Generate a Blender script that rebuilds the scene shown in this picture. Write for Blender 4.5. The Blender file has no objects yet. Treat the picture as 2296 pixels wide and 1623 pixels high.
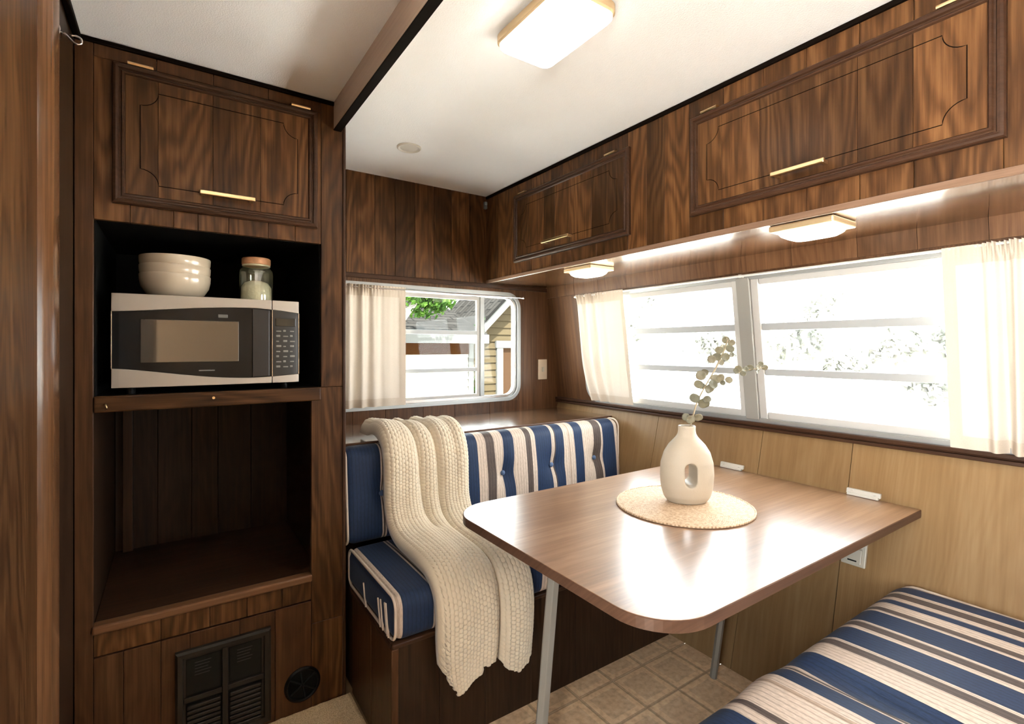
import bpy, bmesh, math, random
from mathutils import Vector, Matrix

scene = bpy.context.scene
COL = scene.collection
rnd = random.Random(7)

# ------------------------------------------------------------------ camera
THETA = math.atan2(759.0, 1119.0)
cam_data = bpy.data.cameras.new('camera')
cam_data.sensor_width = 36.0
cam_data.lens = 1119.0 / 2296.0 * 36.0
cam_data.shift_y = -(811.5 - 780.0) / 2296.0
cam_data.clip_start = 0.02
cam = bpy.data.objects.new('camera', cam_data)
COL.objects.link(cam)
cam.location = (0, 0, 1.2)
cam.rotation_euler = (math.pi / 2, 0, -THETA)
scene.camera = cam

# ------------------------------------------------------------------ world, sun, exposure
world = bpy.data.worlds.new('sky')
scene.world = world
world.use_nodes = True
wbg = world.node_tree.nodes['Background']
wbg.inputs[0].default_value = (0.90, 0.96, 1.0, 1)
wbg.inputs[1].default_value = 4.0
sun_d = bpy.data.lights.new('sun', 'SUN')
sun_d.energy = 18.0
sun_d.angle = math.radians(1.5)
sun_d.color = (1.0, 0.95, 0.86)
sun = bpy.data.objects.new('sun', sun_d)
COL.objects.link(sun)
sun.rotation_euler = Vector((0.33, 0.56, -0.76)).to_track_quat('-Z', 'Y').to_euler()

def portal(name, loc, direction, sx, sy):
    d = bpy.data.lights.new(name, 'AREA')
    d.shape = 'RECTANGLE'; d.size = sx; d.size_y = sy
    d.cycles.is_portal = True
    o = bpy.data.objects.new(name, d); COL.objects.link(o)
    o.location = loc
    o.rotation_euler = Vector(direction).to_track_quat('-Z', 'Y').to_euler()
    return o

scene.view_settings.view_transform = 'Standard'
scene.view_settings.look = 'None'
scene.view_settings.gamma = 1.0
scene.view_settings.use_curve_mapping = False
scene.view_settings.exposure = 2.33
try:
    scene.cycles.use_denoising = True
    scene.cycles.max_bounces = 8
    scene.cycles.adaptive_threshold = 0.025
    scene.cycles.diffuse_bounces = 4
    scene.cycles.glossy_bounces = 3
    scene.cycles.transparent_max_bounces = 12
    scene.cycles.sample_clamp_indirect = 8.0
    scene.cycles.caustics_reflective = False
    scene.cycles.caustics_refractive = False
except Exception:
    pass

# sky portals at both windows and at unseen rear openings added for light
portal('opening_portal', (1.93, 1.12, 1.19), (-1, 0, 0.0), 2.0, 0.62)
portal('opening_portal', (1.1, 2.40, 1.2), (0, -1, 0), 1.2, 0.64)
portal('opening_portal', (1.93, -1.1, 1.19), (-1, 0, 0), 1.4, 0.62)
portal('opening_portal', (-0.95, -0.15, .925), (1, 0, 0), .90, 1.85)
portal('opening_portal', (-0.95, -1.25, 1.15), (1, 0, 0), 1.0, .60)

# ------------------------------------------------------------------ helpers
WPOS = {}          # world position of every object's origin

def wpos(o):
    return WPOS.get(o.name, Vector((0, 0, 0))) if o else Vector((0, 0, 0))

class MB:
    """collects primitives in world coordinates, builds ONE mesh object"""
    def __init__(self):
        self.v = []; self.f = []; self.at = None
    def add(self, verts, faces):
        b = len(self.v)
        self.v += [tuple(p) for p in verts]
        self.f += [tuple(i + b for i in fc) for fc in faces]
        return self
    def box(self, x0, x1, y0, y1, z0, z1, bev=0.0, seg=2):
        if x0 > x1: x0, x1 = x1, x0
        if y0 > y1: y0, y1 = y1, y0
        if z0 > z1: z0, z1 = z1, z0
        if bev <= 0:
            v = [(x0,y0,z0),(x1,y0,z0),(x1,y1,z0),(x0,y1,z0),(x0,y0,z1),(x1,y0,z1),(x1,y1,z1),(x0,y1,z1)]
            f = [(0,3,2,1),(4,5,6,7),(0,1,5,4),(1,2,6,5),(2,3,7,6),(3,0,4,7)]
            return self.add(v, f)
        bm = bmesh.new()
        bmesh.ops.create_cube(bm, size=1.0)
        for q in bm.verts:
            q.co = Vector(((x0+x1)/2+q.co.x*(x1-x0), (y0+y1)/2+q.co.y*(y1-y0), (z0+z1)/2+q.co.z*(z1-z0)))
        bmesh.ops.bevel(bm, geom=list(bm.edges), offset=min(bev, .49*min(x1-x0, y1-y0, z1-z0)), segments=seg, affect='EDGES', profile=0.5)
        bm.verts.index_update()
        self.add([q.co[:] for q in bm.verts], [[q.index for q in fc.verts] for fc in bm.faces])
        bm.free()
        return self
    def prism(self, poly, axis, a0, a1):
        """poly: 2D points; axis X -> (y,z), Y -> (x,z), Z -> (x,y)"""
        n = len(poly)
        def p3(p, a):
            return {'X': (a, p[0], p[1]), 'Y': (p[0], a, p[1]), 'Z': (p[0], p[1], a)}[axis]
        v = [p3(p, a0) for p in poly] + [p3(p, a1) for p in poly]
        f = [tuple(range(n)), tuple(range(2*n-1, n-1, -1))]
        f += [(i, (i+1) % n, (i+1) % n + n, i+n) for i in range(n)]
        return self.add(v, f)
    def tube(self, pts, r, n=8, closed=False, caps=True):
        pts = [Vector(p) for p in pts]
        m = len(pts)
        rr = r if isinstance(r, (list, tuple)) else [r]*m
        tang = []
        for i in range(m):
            a = pts[(i-1) % m] if (closed or i > 0) else pts[i]
            b = pts[(i+1) % m] if (closed or i < m-1) else pts[i]
            t = b - a
            tang.append(t.normalized() if t.length > 1e-9 else Vector((0,0,1)))
        up = Vector((0,0,1)) if abs(tang[0].z) < .9 else Vector((1,0,0))
        nrm = (up - tang[0]*up.dot(tang[0])).normalized()
        v = []
        for i in range(m):
            nrm = nrm - tang[i]*nrm.dot(tang[i])
            nrm = nrm.normalized() if nrm.length > 1e-6 else tang[i].orthogonal().normalized()
            bn = tang[i].cross(nrm)
            for k in range(n):
                a = 2*math.pi*k/n
                v.append(pts[i] + (nrm*math.cos(a) + bn*math.sin(a))*rr[i])
        f = []
        for i in range(m if closed else m-1):
            j = (i+1) % m
            for k in range(n):
                l = (k+1) % n
                f.append((i*n+k, i*n+l, j*n+l, j*n+k))
        if caps and not closed:
            f.append(tuple(range(n-1, -1, -1))); f.append(tuple((m-1)*n+k for k in range(n)))
        return self.add(v, f)
    def lathe(self, prof, cx, cy, n=32, sx=1.0, sy=1.0):
        """prof: (radius, z) list"""
        v = []; f = []
        m = len(prof)
        for (r, z) in prof:
            for k in range(n):
                a = 2*math.pi*k/n
                v.append((cx + sx*r*math.cos(a), cy + sy*r*math.sin(a), z))
        for i in range(m-1):
            for k in range(n):
                l = (k+1) % n
                f.append((i*n+k, i*n+l, (i+1)*n+l, (i+1)*n+k))
        if prof[0][0] > 1e-5: f.append(tuple(range(n-1, -1, -1)))
        if prof[-1][0] > 1e-5: f.append(tuple((m-1)*n+k for k in range(n)))
        return self.add(v, f)
    def build(self, name, mat, parent=None, smooth=False, origin=None, bevel=0.0):
        xs = [p[0] for p in self.v]; ys = [p[1] for p in self.v]; zs = [p[2] for p in self.v]
        o = Vector(origin) if origin is not None else Vector(((min(xs)+max(xs))/2, (min(ys)+max(ys))/2, (min(zs)+max(zs))/2))
        me = bpy.data.meshes.new(name)
        me.from_pydata([(p[0]-o.x, p[1]-o.y, p[2]-o.z) for p in self.v], [], self.f)
        me.validate(); me.update()
        if mat: me.materials.append(mat)
        if smooth:
            me.polygons.foreach_set('use_smooth', [True]*len(me.polygons))
        ob = bpy.data.objects.new(name, me)
        COL.objects.link(ob)
        WPOS[ob.name] = o
        if parent: ob.parent = parent
        ob.location = o - wpos(parent)
        if smooth == 'auto':
            try: me.set_sharp_from_angle(angle=math.radians(38))
            except Exception: pass
        if bevel:
            m = ob.modifiers.new('edge', 'BEVEL'); m.width = bevel; m.segments = 2; m.limit_method = 'ANGLE'
        return ob

def thing(name, label, cat, loc, group=None):
    o = bpy.data.objects.new(name, None); COL.objects.link(o)
    o.empty_display_size = .05
    o.location = loc; WPOS[o.name] = Vector(loc)
    return tag(o, label, cat, group)

def tag(o, label=None, cat=None, group=None, kind=None):
    if label: o['label'] = label
    if cat: o['category'] = cat
    if group: o['group'] = group
    if kind: o['kind'] = kind
    return o

def struct(o, label=None):
    o['kind'] = 'structure'
    if label: o['label'] = label
    return o

def clone(src, world_loc, parent=None, rot=None, scale=None, name=None):
    c = src.copy(); COL.objects.link(c)
    if name: c.name = name
    c.parent = parent
    WPOS[c.name] = Vector(world_loc)
    c.location = Vector(world_loc) - wpos(parent)
    if rot is not None: c.rotation_euler = rot
    if scale is not None: c.scale = scale
    return c

def catmull3(pts, n):
    out = []
    P_ = [Vector(p) for p in pts]; P_ = [P_[0]*2-P_[1]] + P_ + [P_[-1]*2-P_[-2]]
    for i in range(1, len(P_)-2):
        for k in range(n):
            t = k/n
            a, b_, c, d = P_[i-1], P_[i], P_[i+1], P_[i+2]
            out.append(.5*((2*b_) + (c-a)*t + (2*a-5*b_+4*c-d)*t*t + (3*b_-a-3*c+d)*t**3))
    out.append(P_[-2]); return out

# ------------------------------------------------------------------ materials
def newmat(name):
    m = bpy.data.materials.new(name); m.use_nodes = True
    nt = m.node_tree
    return m, nt, nt.nodes['Principled BSDF']

def N(nt, typ, **kw):
    n = nt.nodes.new(typ)
    for k, v in kw.items(): setattr(n, k, v)
    return n

def M(nt, op, a, b=None, c=None):
    n = nt.nodes.new('ShaderNodeMath'); n.operation = op
    for i, x in enumerate((a, b, c)):
        if x is None: continue
        if isinstance(x, (int, float)): n.inputs[i].default_value = x
        else: nt.links.new(x, n.inputs[i])
    return n.outputs[0]

def ramp(nt, fac, stops, interp='LINEAR'):
    r = nt.nodes.new('ShaderNodeValToRGB')
    cr = r.color_ramp; cr.interpolation = interp
    while len(cr.elements) < len(stops): cr.elements.new(0.5)
    for e, (p, c) in zip(cr.elements, stops):
        e.position = p; e.color = (c[0], c[1], c[2], 1)
    if fac is not None: nt.links.new(fac, r.inputs[0])
    return r.outputs[0]

def plain(name, col, rough=0.5, metal=0.0, spec=0.5, coat=0.0, emit=None, es=0.0, noise=0.0, nscale=30.0, bump=0.0, bscale=200.0):
    m, nt, b = newmat(name)
    b.inputs['Base Color'].default_value = (*col, 1)
    b.inputs['Roughness'].default_value = rough
    b.inputs['Metallic'].default_value = metal
    b.inputs['Specular IOR Level'].default_value = spec
    b.inputs['Coat Weight'].default_value = coat
    if emit:
        b.inputs['Emission Color'].default_value = (*emit, 1)
        b.inputs['Emission Strength'].default_value = es
    tc = N(nt, 'ShaderNodeTexCoord')
    if noise > 0:
        nz = N(nt, 'ShaderNodeTexNoise'); nz.inputs['Scale'].default_value = nscale; nz.inputs['Detail'].default_value = 4
        nt.links.new(tc.outputs['Object'], nz.inputs['Vector'])
        c0 = [max(0, x*(1-noise)) for x in col]; c1 = [min(1, x*(1+noise)) for x in col]
        nt.links.new(ramp(nt, nz.outputs[0], [(0.3, c0), (0.7, c1)]), b.inputs['Base Color'])
    if bump > 0:
        nb = N(nt, 'ShaderNodeTexNoise'); nb.inputs['Scale'].default_value = bscale; nb.inputs['Detail'].default_value = 3
        nt.links.new(tc.outputs['Object'], nb.inputs['Vector'])
        bp = N(nt, 'ShaderNodeBump'); bp.inputs['Strength'].default_value = bump; bp.inputs['Distance'].default_value = .004
        nt.links.new(nb.outputs[0], bp.inputs['Height']); nt.links.new(bp.outputs[0], b.inputs['Normal'])
    return m

def wood(name, dark, mid, light, axis='Z', rough=0.42, coat=0.07, figure=0.66, tone=0.42, ring=15.0, coat_rough=0.24, spec=0.15, streak=110.0, coat_ior=1.5):
    """procedural veneer: cathedral figure + fine straight streaks, tone varies per board"""
    m, nt, b = newmat(name)
    tc = N(nt, 'ShaderNodeTexCoord'); oi = N(nt, 'ShaderNodeObjectInfo')
    sp = N(nt, 'ShaderNodeSeparateXYZ'); nt.links.new(tc.outputs['Object'], sp.inputs[0])
    x, y, z = sp.outputs
    if axis == 'Z': A = M(nt, 'ADD', x, y); L = z
    elif axis == 'ZY': A = y; L = z
    elif axis == 'X': A = M(nt, 'ADD', y, z); L = x
    else: A = M(nt, 'ADD', x, z); L = y
    R = oi.outputs['Random']
    R2 = M(nt, 'FRACT', M(nt, 'MULTIPLY', R, 37.7))
    R3 = M(nt, 'FRACT', M(nt, 'MULTIPLY', R, 91.3))
    Ro = M(nt, 'MULTIPLY', R, 53.0)
    def nz(sa, sl, detail, rough_=0.55):
        cv = N(nt, 'ShaderNodeCombineXYZ')
        nt.links.new(M(nt, 'MULTIPLY', A, sa), cv.inputs[0])
        nt.links.new(M(nt, 'MULTIPLY', L, sl), cv.inputs[1])
        nt.links.new(Ro, cv.inputs[2])
        t = N(nt, 'ShaderNodeTexNoise'); t.inputs['Scale'].default_value = 1.0
        t.inputs['Detail'].default_value = detail; t.inputs['Roughness'].default_value = rough_
        nt.links.new(cv.outputs[0], t.inputs['Vector'])
        return t.outputs[0]
    warp = nz(9.0, 1.6, 2)
    warp2 = nz(30.0, 5.0, 2)
    a0 = M(nt, 'MULTIPLY', M(nt, 'SUBTRACT', R2, 0.5), 0.10)
    da = M(nt, 'SUBTRACT', A, a0)
    par = M(nt, 'MULTIPLY', M(nt, 'MULTIPLY', da, da), 90.0)
    lin = M(nt, 'MULTIPLY', L, M(nt, 'SUBTRACT', M(nt, 'MULTIPLY', M(nt, 'ROUND', R3), 4.4), 2.2))
    v = M(nt, 'ADD', M(nt, 'ADD', par, lin), M(nt, 'ADD', M(nt, 'MULTIPLY', warp, 2.6), M(nt, 'MULTIPLY', warp2, 0.35)))
    s = M(nt, 'MULTIPLY_ADD', M(nt, 'SINE', M(nt, 'MULTIPLY', v, ring)), 0.5, 0.5)
    s = M(nt, 'POWER', s, 0.75)
    fine = nz(streak, 3.0, 5, 0.65)
    broad = nz(16.0, 1.0, 3)
    val = M(nt, 'ADD', M(nt, 'MULTIPLY', s, 0.26*figure), M(nt, 'ADD', M(nt, 'MULTIPLY', fine, 0.62), M(nt, 'MULTIPLY', broad, 0.42)))
    val = M(nt, 'SUBTRACT', val, 0.13*figure + 0.02)
    col = ramp(nt, val, [(0.22, dark), (0.50, mid), (0.80, light)])
    tn = M(nt, 'MULTIPLY_ADD', M(nt, 'FRACT', M(nt, 'MULTIPLY', R, 17.1)), 2*tone, 1.0 - tone)
    mx = N(nt, 'ShaderNodeVectorMath', operation='SCALE')
    nt.links.new(col, mx.inputs[0]); nt.links.new(tn, mx.inputs['Scale'])
    nt.links.new(mx.outputs[0], b.inputs['Base Color'])
    b.inputs['Roughness'].default_value = rough
    b.inputs['Specular IOR Level'].default_value = spec
    b.inputs['Coat Weight'].default_value = coat
    b.inputs['Coat Roughness'].default_value = coat_rough
    b.inputs['Coat IOR'].default_value = coat_ior
    bp = N(nt, 'ShaderNodeBump'); bp.inputs['Strength'].default_value = 0.10; bp.inputs['Distance'].default_value = 0.002
    nt.links.new(fine, bp.inputs['Height']); nt.links.new(bp.outputs[0], b.inputs['Normal'])
    return m

WD, WM, WL = (.0135, .0055, .0020), (.066, .0270, .0090), (.155, .072, .026)
walnut = wood('walnut_veneer', WD, WM, WL)
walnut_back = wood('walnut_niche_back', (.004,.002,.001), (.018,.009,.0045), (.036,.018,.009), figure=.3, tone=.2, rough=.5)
walnut_x = wood('walnut_veneer_x', WD, WM, WL, axis='X')
walnut_y = wood('walnut_veneer_y', WD, WM, WL, axis='Y')
walnut_gloss = wood('walnut_underside', (0.0350, 0.0154, 0.0070), (0.1190, 0.0560, 0.0238), (0.2100, 0.1120, 0.0525), axis='Y', rough=0.24, coat=1.0, figure=.6, tone=.05, coat_rough=.10, coat_ior=1.8)
walnut_plain = wood('walnut_plain', (0.0198, 0.0086, 0.0040), (0.0660, 0.0277, 0.0112), (0.1254, 0.0581, 0.0238), figure=.25, tone=.15)
walnut_dark = wood('walnut_dark_panel', (0.0070, 0.0035, 0.0021), (0.0294, 0.0140, 0.0070), (0.0595, 0.0294, 0.0140), figure=.3, tone=.2, rough=.4)
mould_mat = wood('dark_moulding', (0.0165, 0.0075, 0.0045), (0.0450, 0.0203, 0.0105), (0.0750, 0.0375, 0.0210), axis='Y', figure=.0, tone=.05, rough=.33)
mould_mat_x = wood('dark_moulding_x', (0.0165, 0.0075, 0.0045), (0.0450, 0.0203, 0.0105), (0.0750, 0.0375, 0.0210), axis='X', figure=.0, tone=.05, rough=.33)
mould_mat_z = wood('dark_moulding_z', (0.0165, 0.0075, 0.0045), (0.0450, 0.0203, 0.0105), (0.0750, 0.0375, 0.0210), axis='Z', figure=.0, tone=.05, rough=.33)
maple = wood('maple_panel', (0.1693, 0.0941, 0.0373), (0.2164, 0.1286, 0.0559), (0.2634, 0.1699, 0.0829), axis='ZY', figure=.25, tone=.05, rough=.42, coat=.05, ring=14.0, streak=70)
table_mat = wood('table_laminate', (0.1105, 0.0561, 0.0289), (0.2125, 0.1173, 0.0663), (0.3570, 0.2210, 0.1360), axis='X', figure=.12, tone=.0, rough=.28, coat=.6, coat_rough=.24, spec=.35, streak=60, coat_ior=1.55)
edge_band = wood('table_edge_band', (0.0400, 0.0200, 0.0112), (0.0800, 0.0400, 0.0240), (0.1200, 0.0640, 0.0400), axis='X', figure=0, tone=0, rough=.35)
groove_mat = plain('routed_groove', (.004, .002, .001), .8, spec=.05)
black_mat = plain('black_lining', (.003, .003, .0025), .7, spec=.1)
ceil_mat = plain('ceiling_white', (.905, .915, .92), .75, bump=.25, bscale=260, noise=.02, nscale=3)
brass = plain('brushed_brass', (.78, .58, .32), .30, metal=1.0)
brass_soft = plain('brass_housing', (.74, .56, .33), .42, metal=.7)
chrome = plain('chrome', (.78, .78, .78), .18, metal=1.0)
alu = plain('window_aluminium', (.30, .305, .30), .42, metal=.5)
alu_bar = plain('window_bar_grey', (.34, .355, .36), .5, metal=.1)
white_plastic = plain('ivory_plastic', (.42, .39, .32), .38)
sash_paint = plain('sash_paint', (.44, .43, .41), .55)
white_paint = plain('white_paint', (0.6240, 0.6080, 0.5760), .5)
leg_mat = plain('leg_enamel', (.23, .21, .18), .35)
cream_ceramic = plain('cream_ceramic', (0.5760, 0.4880, 0.3680), .22, coat=.3)
vase_ceramic = plain('matt_cream_ceramic', (0.4160, 0.3520, 0.2680), .55, bump=.15, bscale=300)
lamp_lens = plain('lamp_lens_lit', (.9, .88, .82), .4, emit=(1.0, .95, .88), es=2.1)
lamp_lens_s = plain('small_lamp_lens_lit', (.9, .88, .82), .4, emit=(1.0, .92, .78), es=2.6)
def mat_glass(name, tint):
    m, nt, b = newmat(name)
    nt.nodes.remove(b)
    out = nt.nodes['Material Output']
    tr = N(nt, 'ShaderNodeBsdfTransparent'); tr.inputs[0].default_value = tint
    gl = N(nt, 'ShaderNodeBsdfGlossy'); gl.inputs['Roughness'].default_value = .02
    mx = N(nt, 'ShaderNodeMixShader'); mx.inputs[0].default_value = .008
    nt.links.new(tr.outputs[0], mx.inputs[1]); nt.links.new(gl.outputs[0], mx.inputs[2])
    nt.links.new(mx.outputs[0], out.inputs[0])
    return m
glass = mat_glass('window_glass', (.97, .98, .97, 1))
glass_tint = mat_glass('window_glass_tinted', (.80, .81, .79, 1))

def mat_sheer(name, col, tcol, trans):
    m, nt, b = newmat(name)
    nt.nodes.remove(b)
    out = nt.nodes['Material Output']
    tc = N(nt, 'ShaderNodeTexCoord')
    w = N(nt, 'ShaderNodeTexNoise'); w.inputs['Scale'].default_value = 420
    nt.links.new(tc.outputs['Object'], w.inputs['Vector'])
    cr = ramp(nt, w.outputs[0], [(.3, [c*.9 for c in col]), (.7, col)])
    df = N(nt, 'ShaderNodeBsdfDiffuse'); nt.links.new(cr, df.inputs[0])
    tl = N(nt, 'ShaderNodeBsdfTranslucent'); tl.inputs[0].default_value = (*tcol, 1)
    mx = N(nt, 'ShaderNodeMixShader'); mx.inputs[0].default_value = trans
    nt.links.new(df.outputs[0], mx.inputs[1]); nt.links.new(tl.outputs[0], mx.inputs[2])
    nt.links.new(mx.outputs[0], out.inputs[0])
    return m
sheer = mat_sheer('sheer_curtain', (.67, .60, .52), (.80, .70, .58), .019)
sheer_hem = mat_sheer('curtain_hem', (.60, .52, .43), (.70, .58, .45), .02)

NAVY, CREAM, BROWN, TAN = (.010, .024, .064), (.50, .40, .325), (.078, .056, .047), (.34, .25, .185)
def stripe_mat(name, stops, lo, hi):
    m, nt, b = newmat(name)
    at = N(nt, 'ShaderNodeAttribute'); at.attribute_name = 'stripe'
    f = M(nt, 'DIVIDE', M(nt, 'SUBTRACT', at.outputs['Fac'], lo), hi - lo)
    st = [(max(0, min(1, (x - lo)/(hi - lo))), c) for x, c in stops][:32]
    col = ramp(nt, f, st, 'CONSTANT')
    tc = N(nt, 'ShaderNodeTexCoord')
    mp = N(nt, 'ShaderNodeMapping'); mp.inputs['Scale'].default_value = (500, 90, 90)
    nt.links.new(tc.outputs['Object'], mp.inputs[0])
    nz = N(nt, 'ShaderNodeTexNoise'); nz.inputs['Scale'].default_value = 1; nz.inputs['Detail'].default_value = 3
    nt.links.new(mp.outputs[0], nz.inputs['Vector'])
    k = M(nt, 'MULTIPLY_ADD', nz.outputs[0], .9, .55)
    ln = M(nt, 'GREATER_THAN', M(nt, 'SINE', M(nt, 'MULTIPLY', at.outputs['Fac'], 2*math.pi/.0125)), .72)
    k = M(nt, 'MULTIPLY', k, M(nt, 'MULTIPLY_ADD', ln, -.30, 1.0))
    mx = N(nt, 'ShaderNodeVectorMath', operation='SCALE')
    nt.links.new(col, mx.inputs[0]); nt.links.new(k, mx.inputs['Scale'])
    nt.links.new(mx.outputs[0], b.inputs['Base Color'])
    b.inputs['Roughness'].default_value = .62
    b.inputs['Sheen Weight'].default_value = .04
    b.inputs['Specular IOR Level'].default_value = .25
    bp = N(nt, 'ShaderNodeBump'); bp.inputs['Strength'].default_value = .25; bp.inputs['Distance'].default_value = .002
    nt.links.new(nz.outputs[0], bp.inputs['Height']); nt.links.new(bp.outputs[0], b.inputs['Normal'])
    return m

# ------------------------------------------------------------------ key dimensions
ZC = 2.038                 # ceiling
YB = 2.377                 # back wall inner face
YC = 1.751                 # tall cabinet face
XL = -0.22                 # left partition face
XO = 1.438                 # overhead cabinet face
def xup(z): return 1.948 - .135*(z - .89)        # upper side wall leans in
def xlow(z): return 1.72 + .2584*z               # lower side wall leans out
ZS = .885                  # sill belt height

# ------------------------------------------------------------------ floor
m_lino, nt, b = newmat('vinyl_tile')
tc = N(nt, 'ShaderNodeTexCoord'); sp = N(nt, 'ShaderNodeSeparateXYZ'); nt.links.new(tc.outputs['Object'], sp.inputs[0])
mxy = M(nt, 'MAXIMUM', M(nt, 'ABSOLUTE', sp.outputs[0]), M(nt, 'ABSOLUTE', sp.outputs[1]))
oi = N(nt, 'ShaderNodeObjectInfo')
va = N(nt, 'ShaderNodeVectorMath', operation='ADD'); nt.links.new(tc.outputs['Object'], va.inputs[0]); nt.links.new(oi.outputs['Location'], va.inputs[1])
nz = N(nt, 'ShaderNodeTexNoise'); nz.inputs['Scale'].default_value = 55; nz.inputs['Detail'].default_value = 6
nt.links.new(va.outputs[0], nz.inputs['Vector'])
base = ramp(nt, nz.outputs[0], [(.3, (.62, .42, .245)), (.5, (.78, .55, .34)), (.72, (.86, .66, .44))])
band = ramp(nt, mxy, [(0, (0.96, 0.94, 0.92)), (.052, (.74, .70, .66)), (.0538, (1.12, 1.12, 1.10)), (.070, (1.12, 1.12, 1.10)), (.0725, (.76, .72, .68))], 'CONSTANT')
mx = N(nt, 'ShaderNodeVectorMath', operation='MULTIPLY'); nt.links.new(base, mx.inputs[0]); nt.links.new(band, mx.inputs[1])
nt.links.new(mx.outputs[0], b.inputs['Base Color']); b.inputs['Roughness'].default_value = .5

floor = struct(MB().box(-1.0, 1.72, -2.05, 2.4, -.05, -.003).build('floor', plain('floor_base', (.22, .14, .08), .6)))
P = .16
tile0 = None
for i in range(-4, 4):
    for j in range(-7, 1):
        cx, cy = 1.149 + P*(i + .5) + .0, 1.285 + P*(j + .5)
        if cx - P/2 < .5: continue
        x0, x1, y0, y1 = cx-P/2+.0008, cx+P/2-.0008, cy-P/2+.0008, cy+P/2-.0008
        if tile0 is None:
            tile0 = MB().box(x0, x1, y0, y1, -.003, 0, .001, 1).build('tile', m_lino, floor)
        else:
            clone(tile0, (cx, cy, -.0015), floor)

# tan carpet strip in the aisle beside the bench
m_carpet, nt, b = newmat('tan_carpet')
tc = N(nt, 'ShaderNodeTexCoord')
nz = N(nt, 'ShaderNodeTexNoise'); nz.inputs['Scale'].default_value = 260; nz.inputs['Detail'].default_value = 5
nt.links.new(tc.outputs['Object'], nz.inputs['Vector'])
nt.links.new(ramp(nt, nz.outputs[0], [(.3, (.46, .32, .18)), (.55, (.70, .52, .31)), (.75, (.80, .64, .42))]), b.inputs['Base Color'])
b.inputs['Roughness'].default_value = .95
bp = N(nt, 'ShaderNodeBump'); bp.inputs['Strength'].default_value = .8; bp.inputs['Distance'].default_value = .006
nt.links.new(nz.outputs[0], bp.inputs['Height']); nt.links.new(bp.outputs[0], b.inputs['Normal'])
cm = MB()
gx, gy = 56, 120
cr_ = random.Random(3)
x0, x1, y0, y1 = -.22, .508, .2, 1.75
vv = [(x0+(x1-x0)*i/gx, y0+(y1-y0)*j/gy, .010 + (cr_.random()*.005 if 0 < i < gx and 0 < j < gy else -.006)) for j in range(gy+1) for i in range(gx+1)]
ff = [(j*(gx+1)+i, j*(gx+1)+i+1, (j+1)*(gx+1)+i+1, (j+1)*(gx+1)+i) for j in range(gy) for i in range(gx)]
cm.add(vv, ff); cm.box(x0, x1, y0, y1, -.003, .003)
tag(cm.build('carpet', m_carpet, smooth=False), 'tan looped aisle carpet beside the striped bench base', 'carpet')

# ------------------------------------------------------------------ ceiling
struct(MB().box(-1.0, 2.2, -2.1, 2.45, ZC, ZC+.06).build('ceiling', ceil_mat))
beam_mat = wood('beam_brown', (.34,.24,.175), (.44,.32,.24), (.52,.39,.30), axis='Y', figure=.1, tone=.0, rough=.3, coat=.3)
beam = struct(MB().box(.452, .476, -2.0, 1.751, ZC-.092, ZC).build('trim_1', beam_mat, bevel=.002), 'brown wooden header beam across the white ceiling')
MB().box(.452, .477, -2.0, 1.751, ZC-.0955, ZC-.092).build('dark_edge_strip', groove_mat, beam)
MB().box(.486, .500, -2.0, 1.751, ZC-.014, ZC, .003).build('dark_edge_strip', mould_mat, beam)

# ------------------------------------------------------------------ back wall with rounded window opening
WX0, WX1, WZ0, WZ1, WR = .48, 1.652, .914, 1.502, .075
def round_rect(x0, x1, z0, z1, r, n=8):
    pts = []
    for cx, cz, a0 in ((x1-r, z0+r, -90), (x1-r, z1-r, 0), (x0+r, z1-r, 90), (x0+r, z0+r, 180)):
        for k in range(n+1):
            a = math.radians(a0 + 90*k/n)
            pts.append((cx + r*math.cos(a), cz + r*math.sin(a)))
    return pts
def corner_fillets(mb, x0, x1, z0, z1, r, fn, n=8):
    """fills the four square corners of a rounded opening; fn(a, z, depth) -> 3D"""
    for sx, sz, px, pz in ((1, -1, x1, z0), (1, 1, x1, z1), (-1, 1, x0, z1), (-1, -1, x0, z0)):
        cx, cz = px - sx*r, pz - sz*r
        arc = [(cx + sx*r*math.sin(math.pi/2*k/n), cz + sz*r*math.cos(math.pi/2*k/n)) for k in range(n+1)]
        poly = [(px, pz)] + arc
        m_ = len(poly)
        v = [fn(a, z, 0) for a, z in poly] + [fn(a, z, 1) for a, z in poly]
        f = [tuple(range(m_)), tuple(range(2*m_-1, m_-1, -1))] + [(i, (i+1) % m_, (i+1) % m_+m_, i+m_) for i in range(m_)]
        mb.add(v, f)
wb = MB()
wb.box(-1.0, WX0, YB, YB+.05, 0, ZC).box(WX1, 2.05, YB, YB+.05, 0, ZC).box(WX0, WX1, YB, YB+.05, 0, WZ0).box(WX0, WX1, YB, YB+.05, WZ1, ZC)
corner_fillets(wb, WX0, WX1, WZ0, WZ1, WR, lambda a, z, d: (a, YB + .05*d, z))
walnut_wall = wood('walnut_wall', (0.0245, 0.0105, 0.0049), (0.0875, 0.0392, 0.0168), (0.1610, 0.0805, 0.0364), figure=.5, tone=.0, axis='ZY')
walnut_wall_b = wood('walnut_wall_b', (0.0245, 0.0105, 0.0049), (0.0875, 0.0392, 0.0168), (0.1610, 0.0805, 0.0364), figure=.5, tone=.0)
wall_back = struct(wb.build('wall_back', walnut_wall_b))
pb = [.44, .56, .669, .807, .909, 1.015, 1.118, 1.222, 1.33, 1.44, 1.56]
for a, c in zip(pb[:-1], pb[1:]):
    MB().box(a+.0006, c-.0006, YB-.006, YB, 1.556, ZC, .0012, 1).build('plank', walnut, wall_back)
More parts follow.
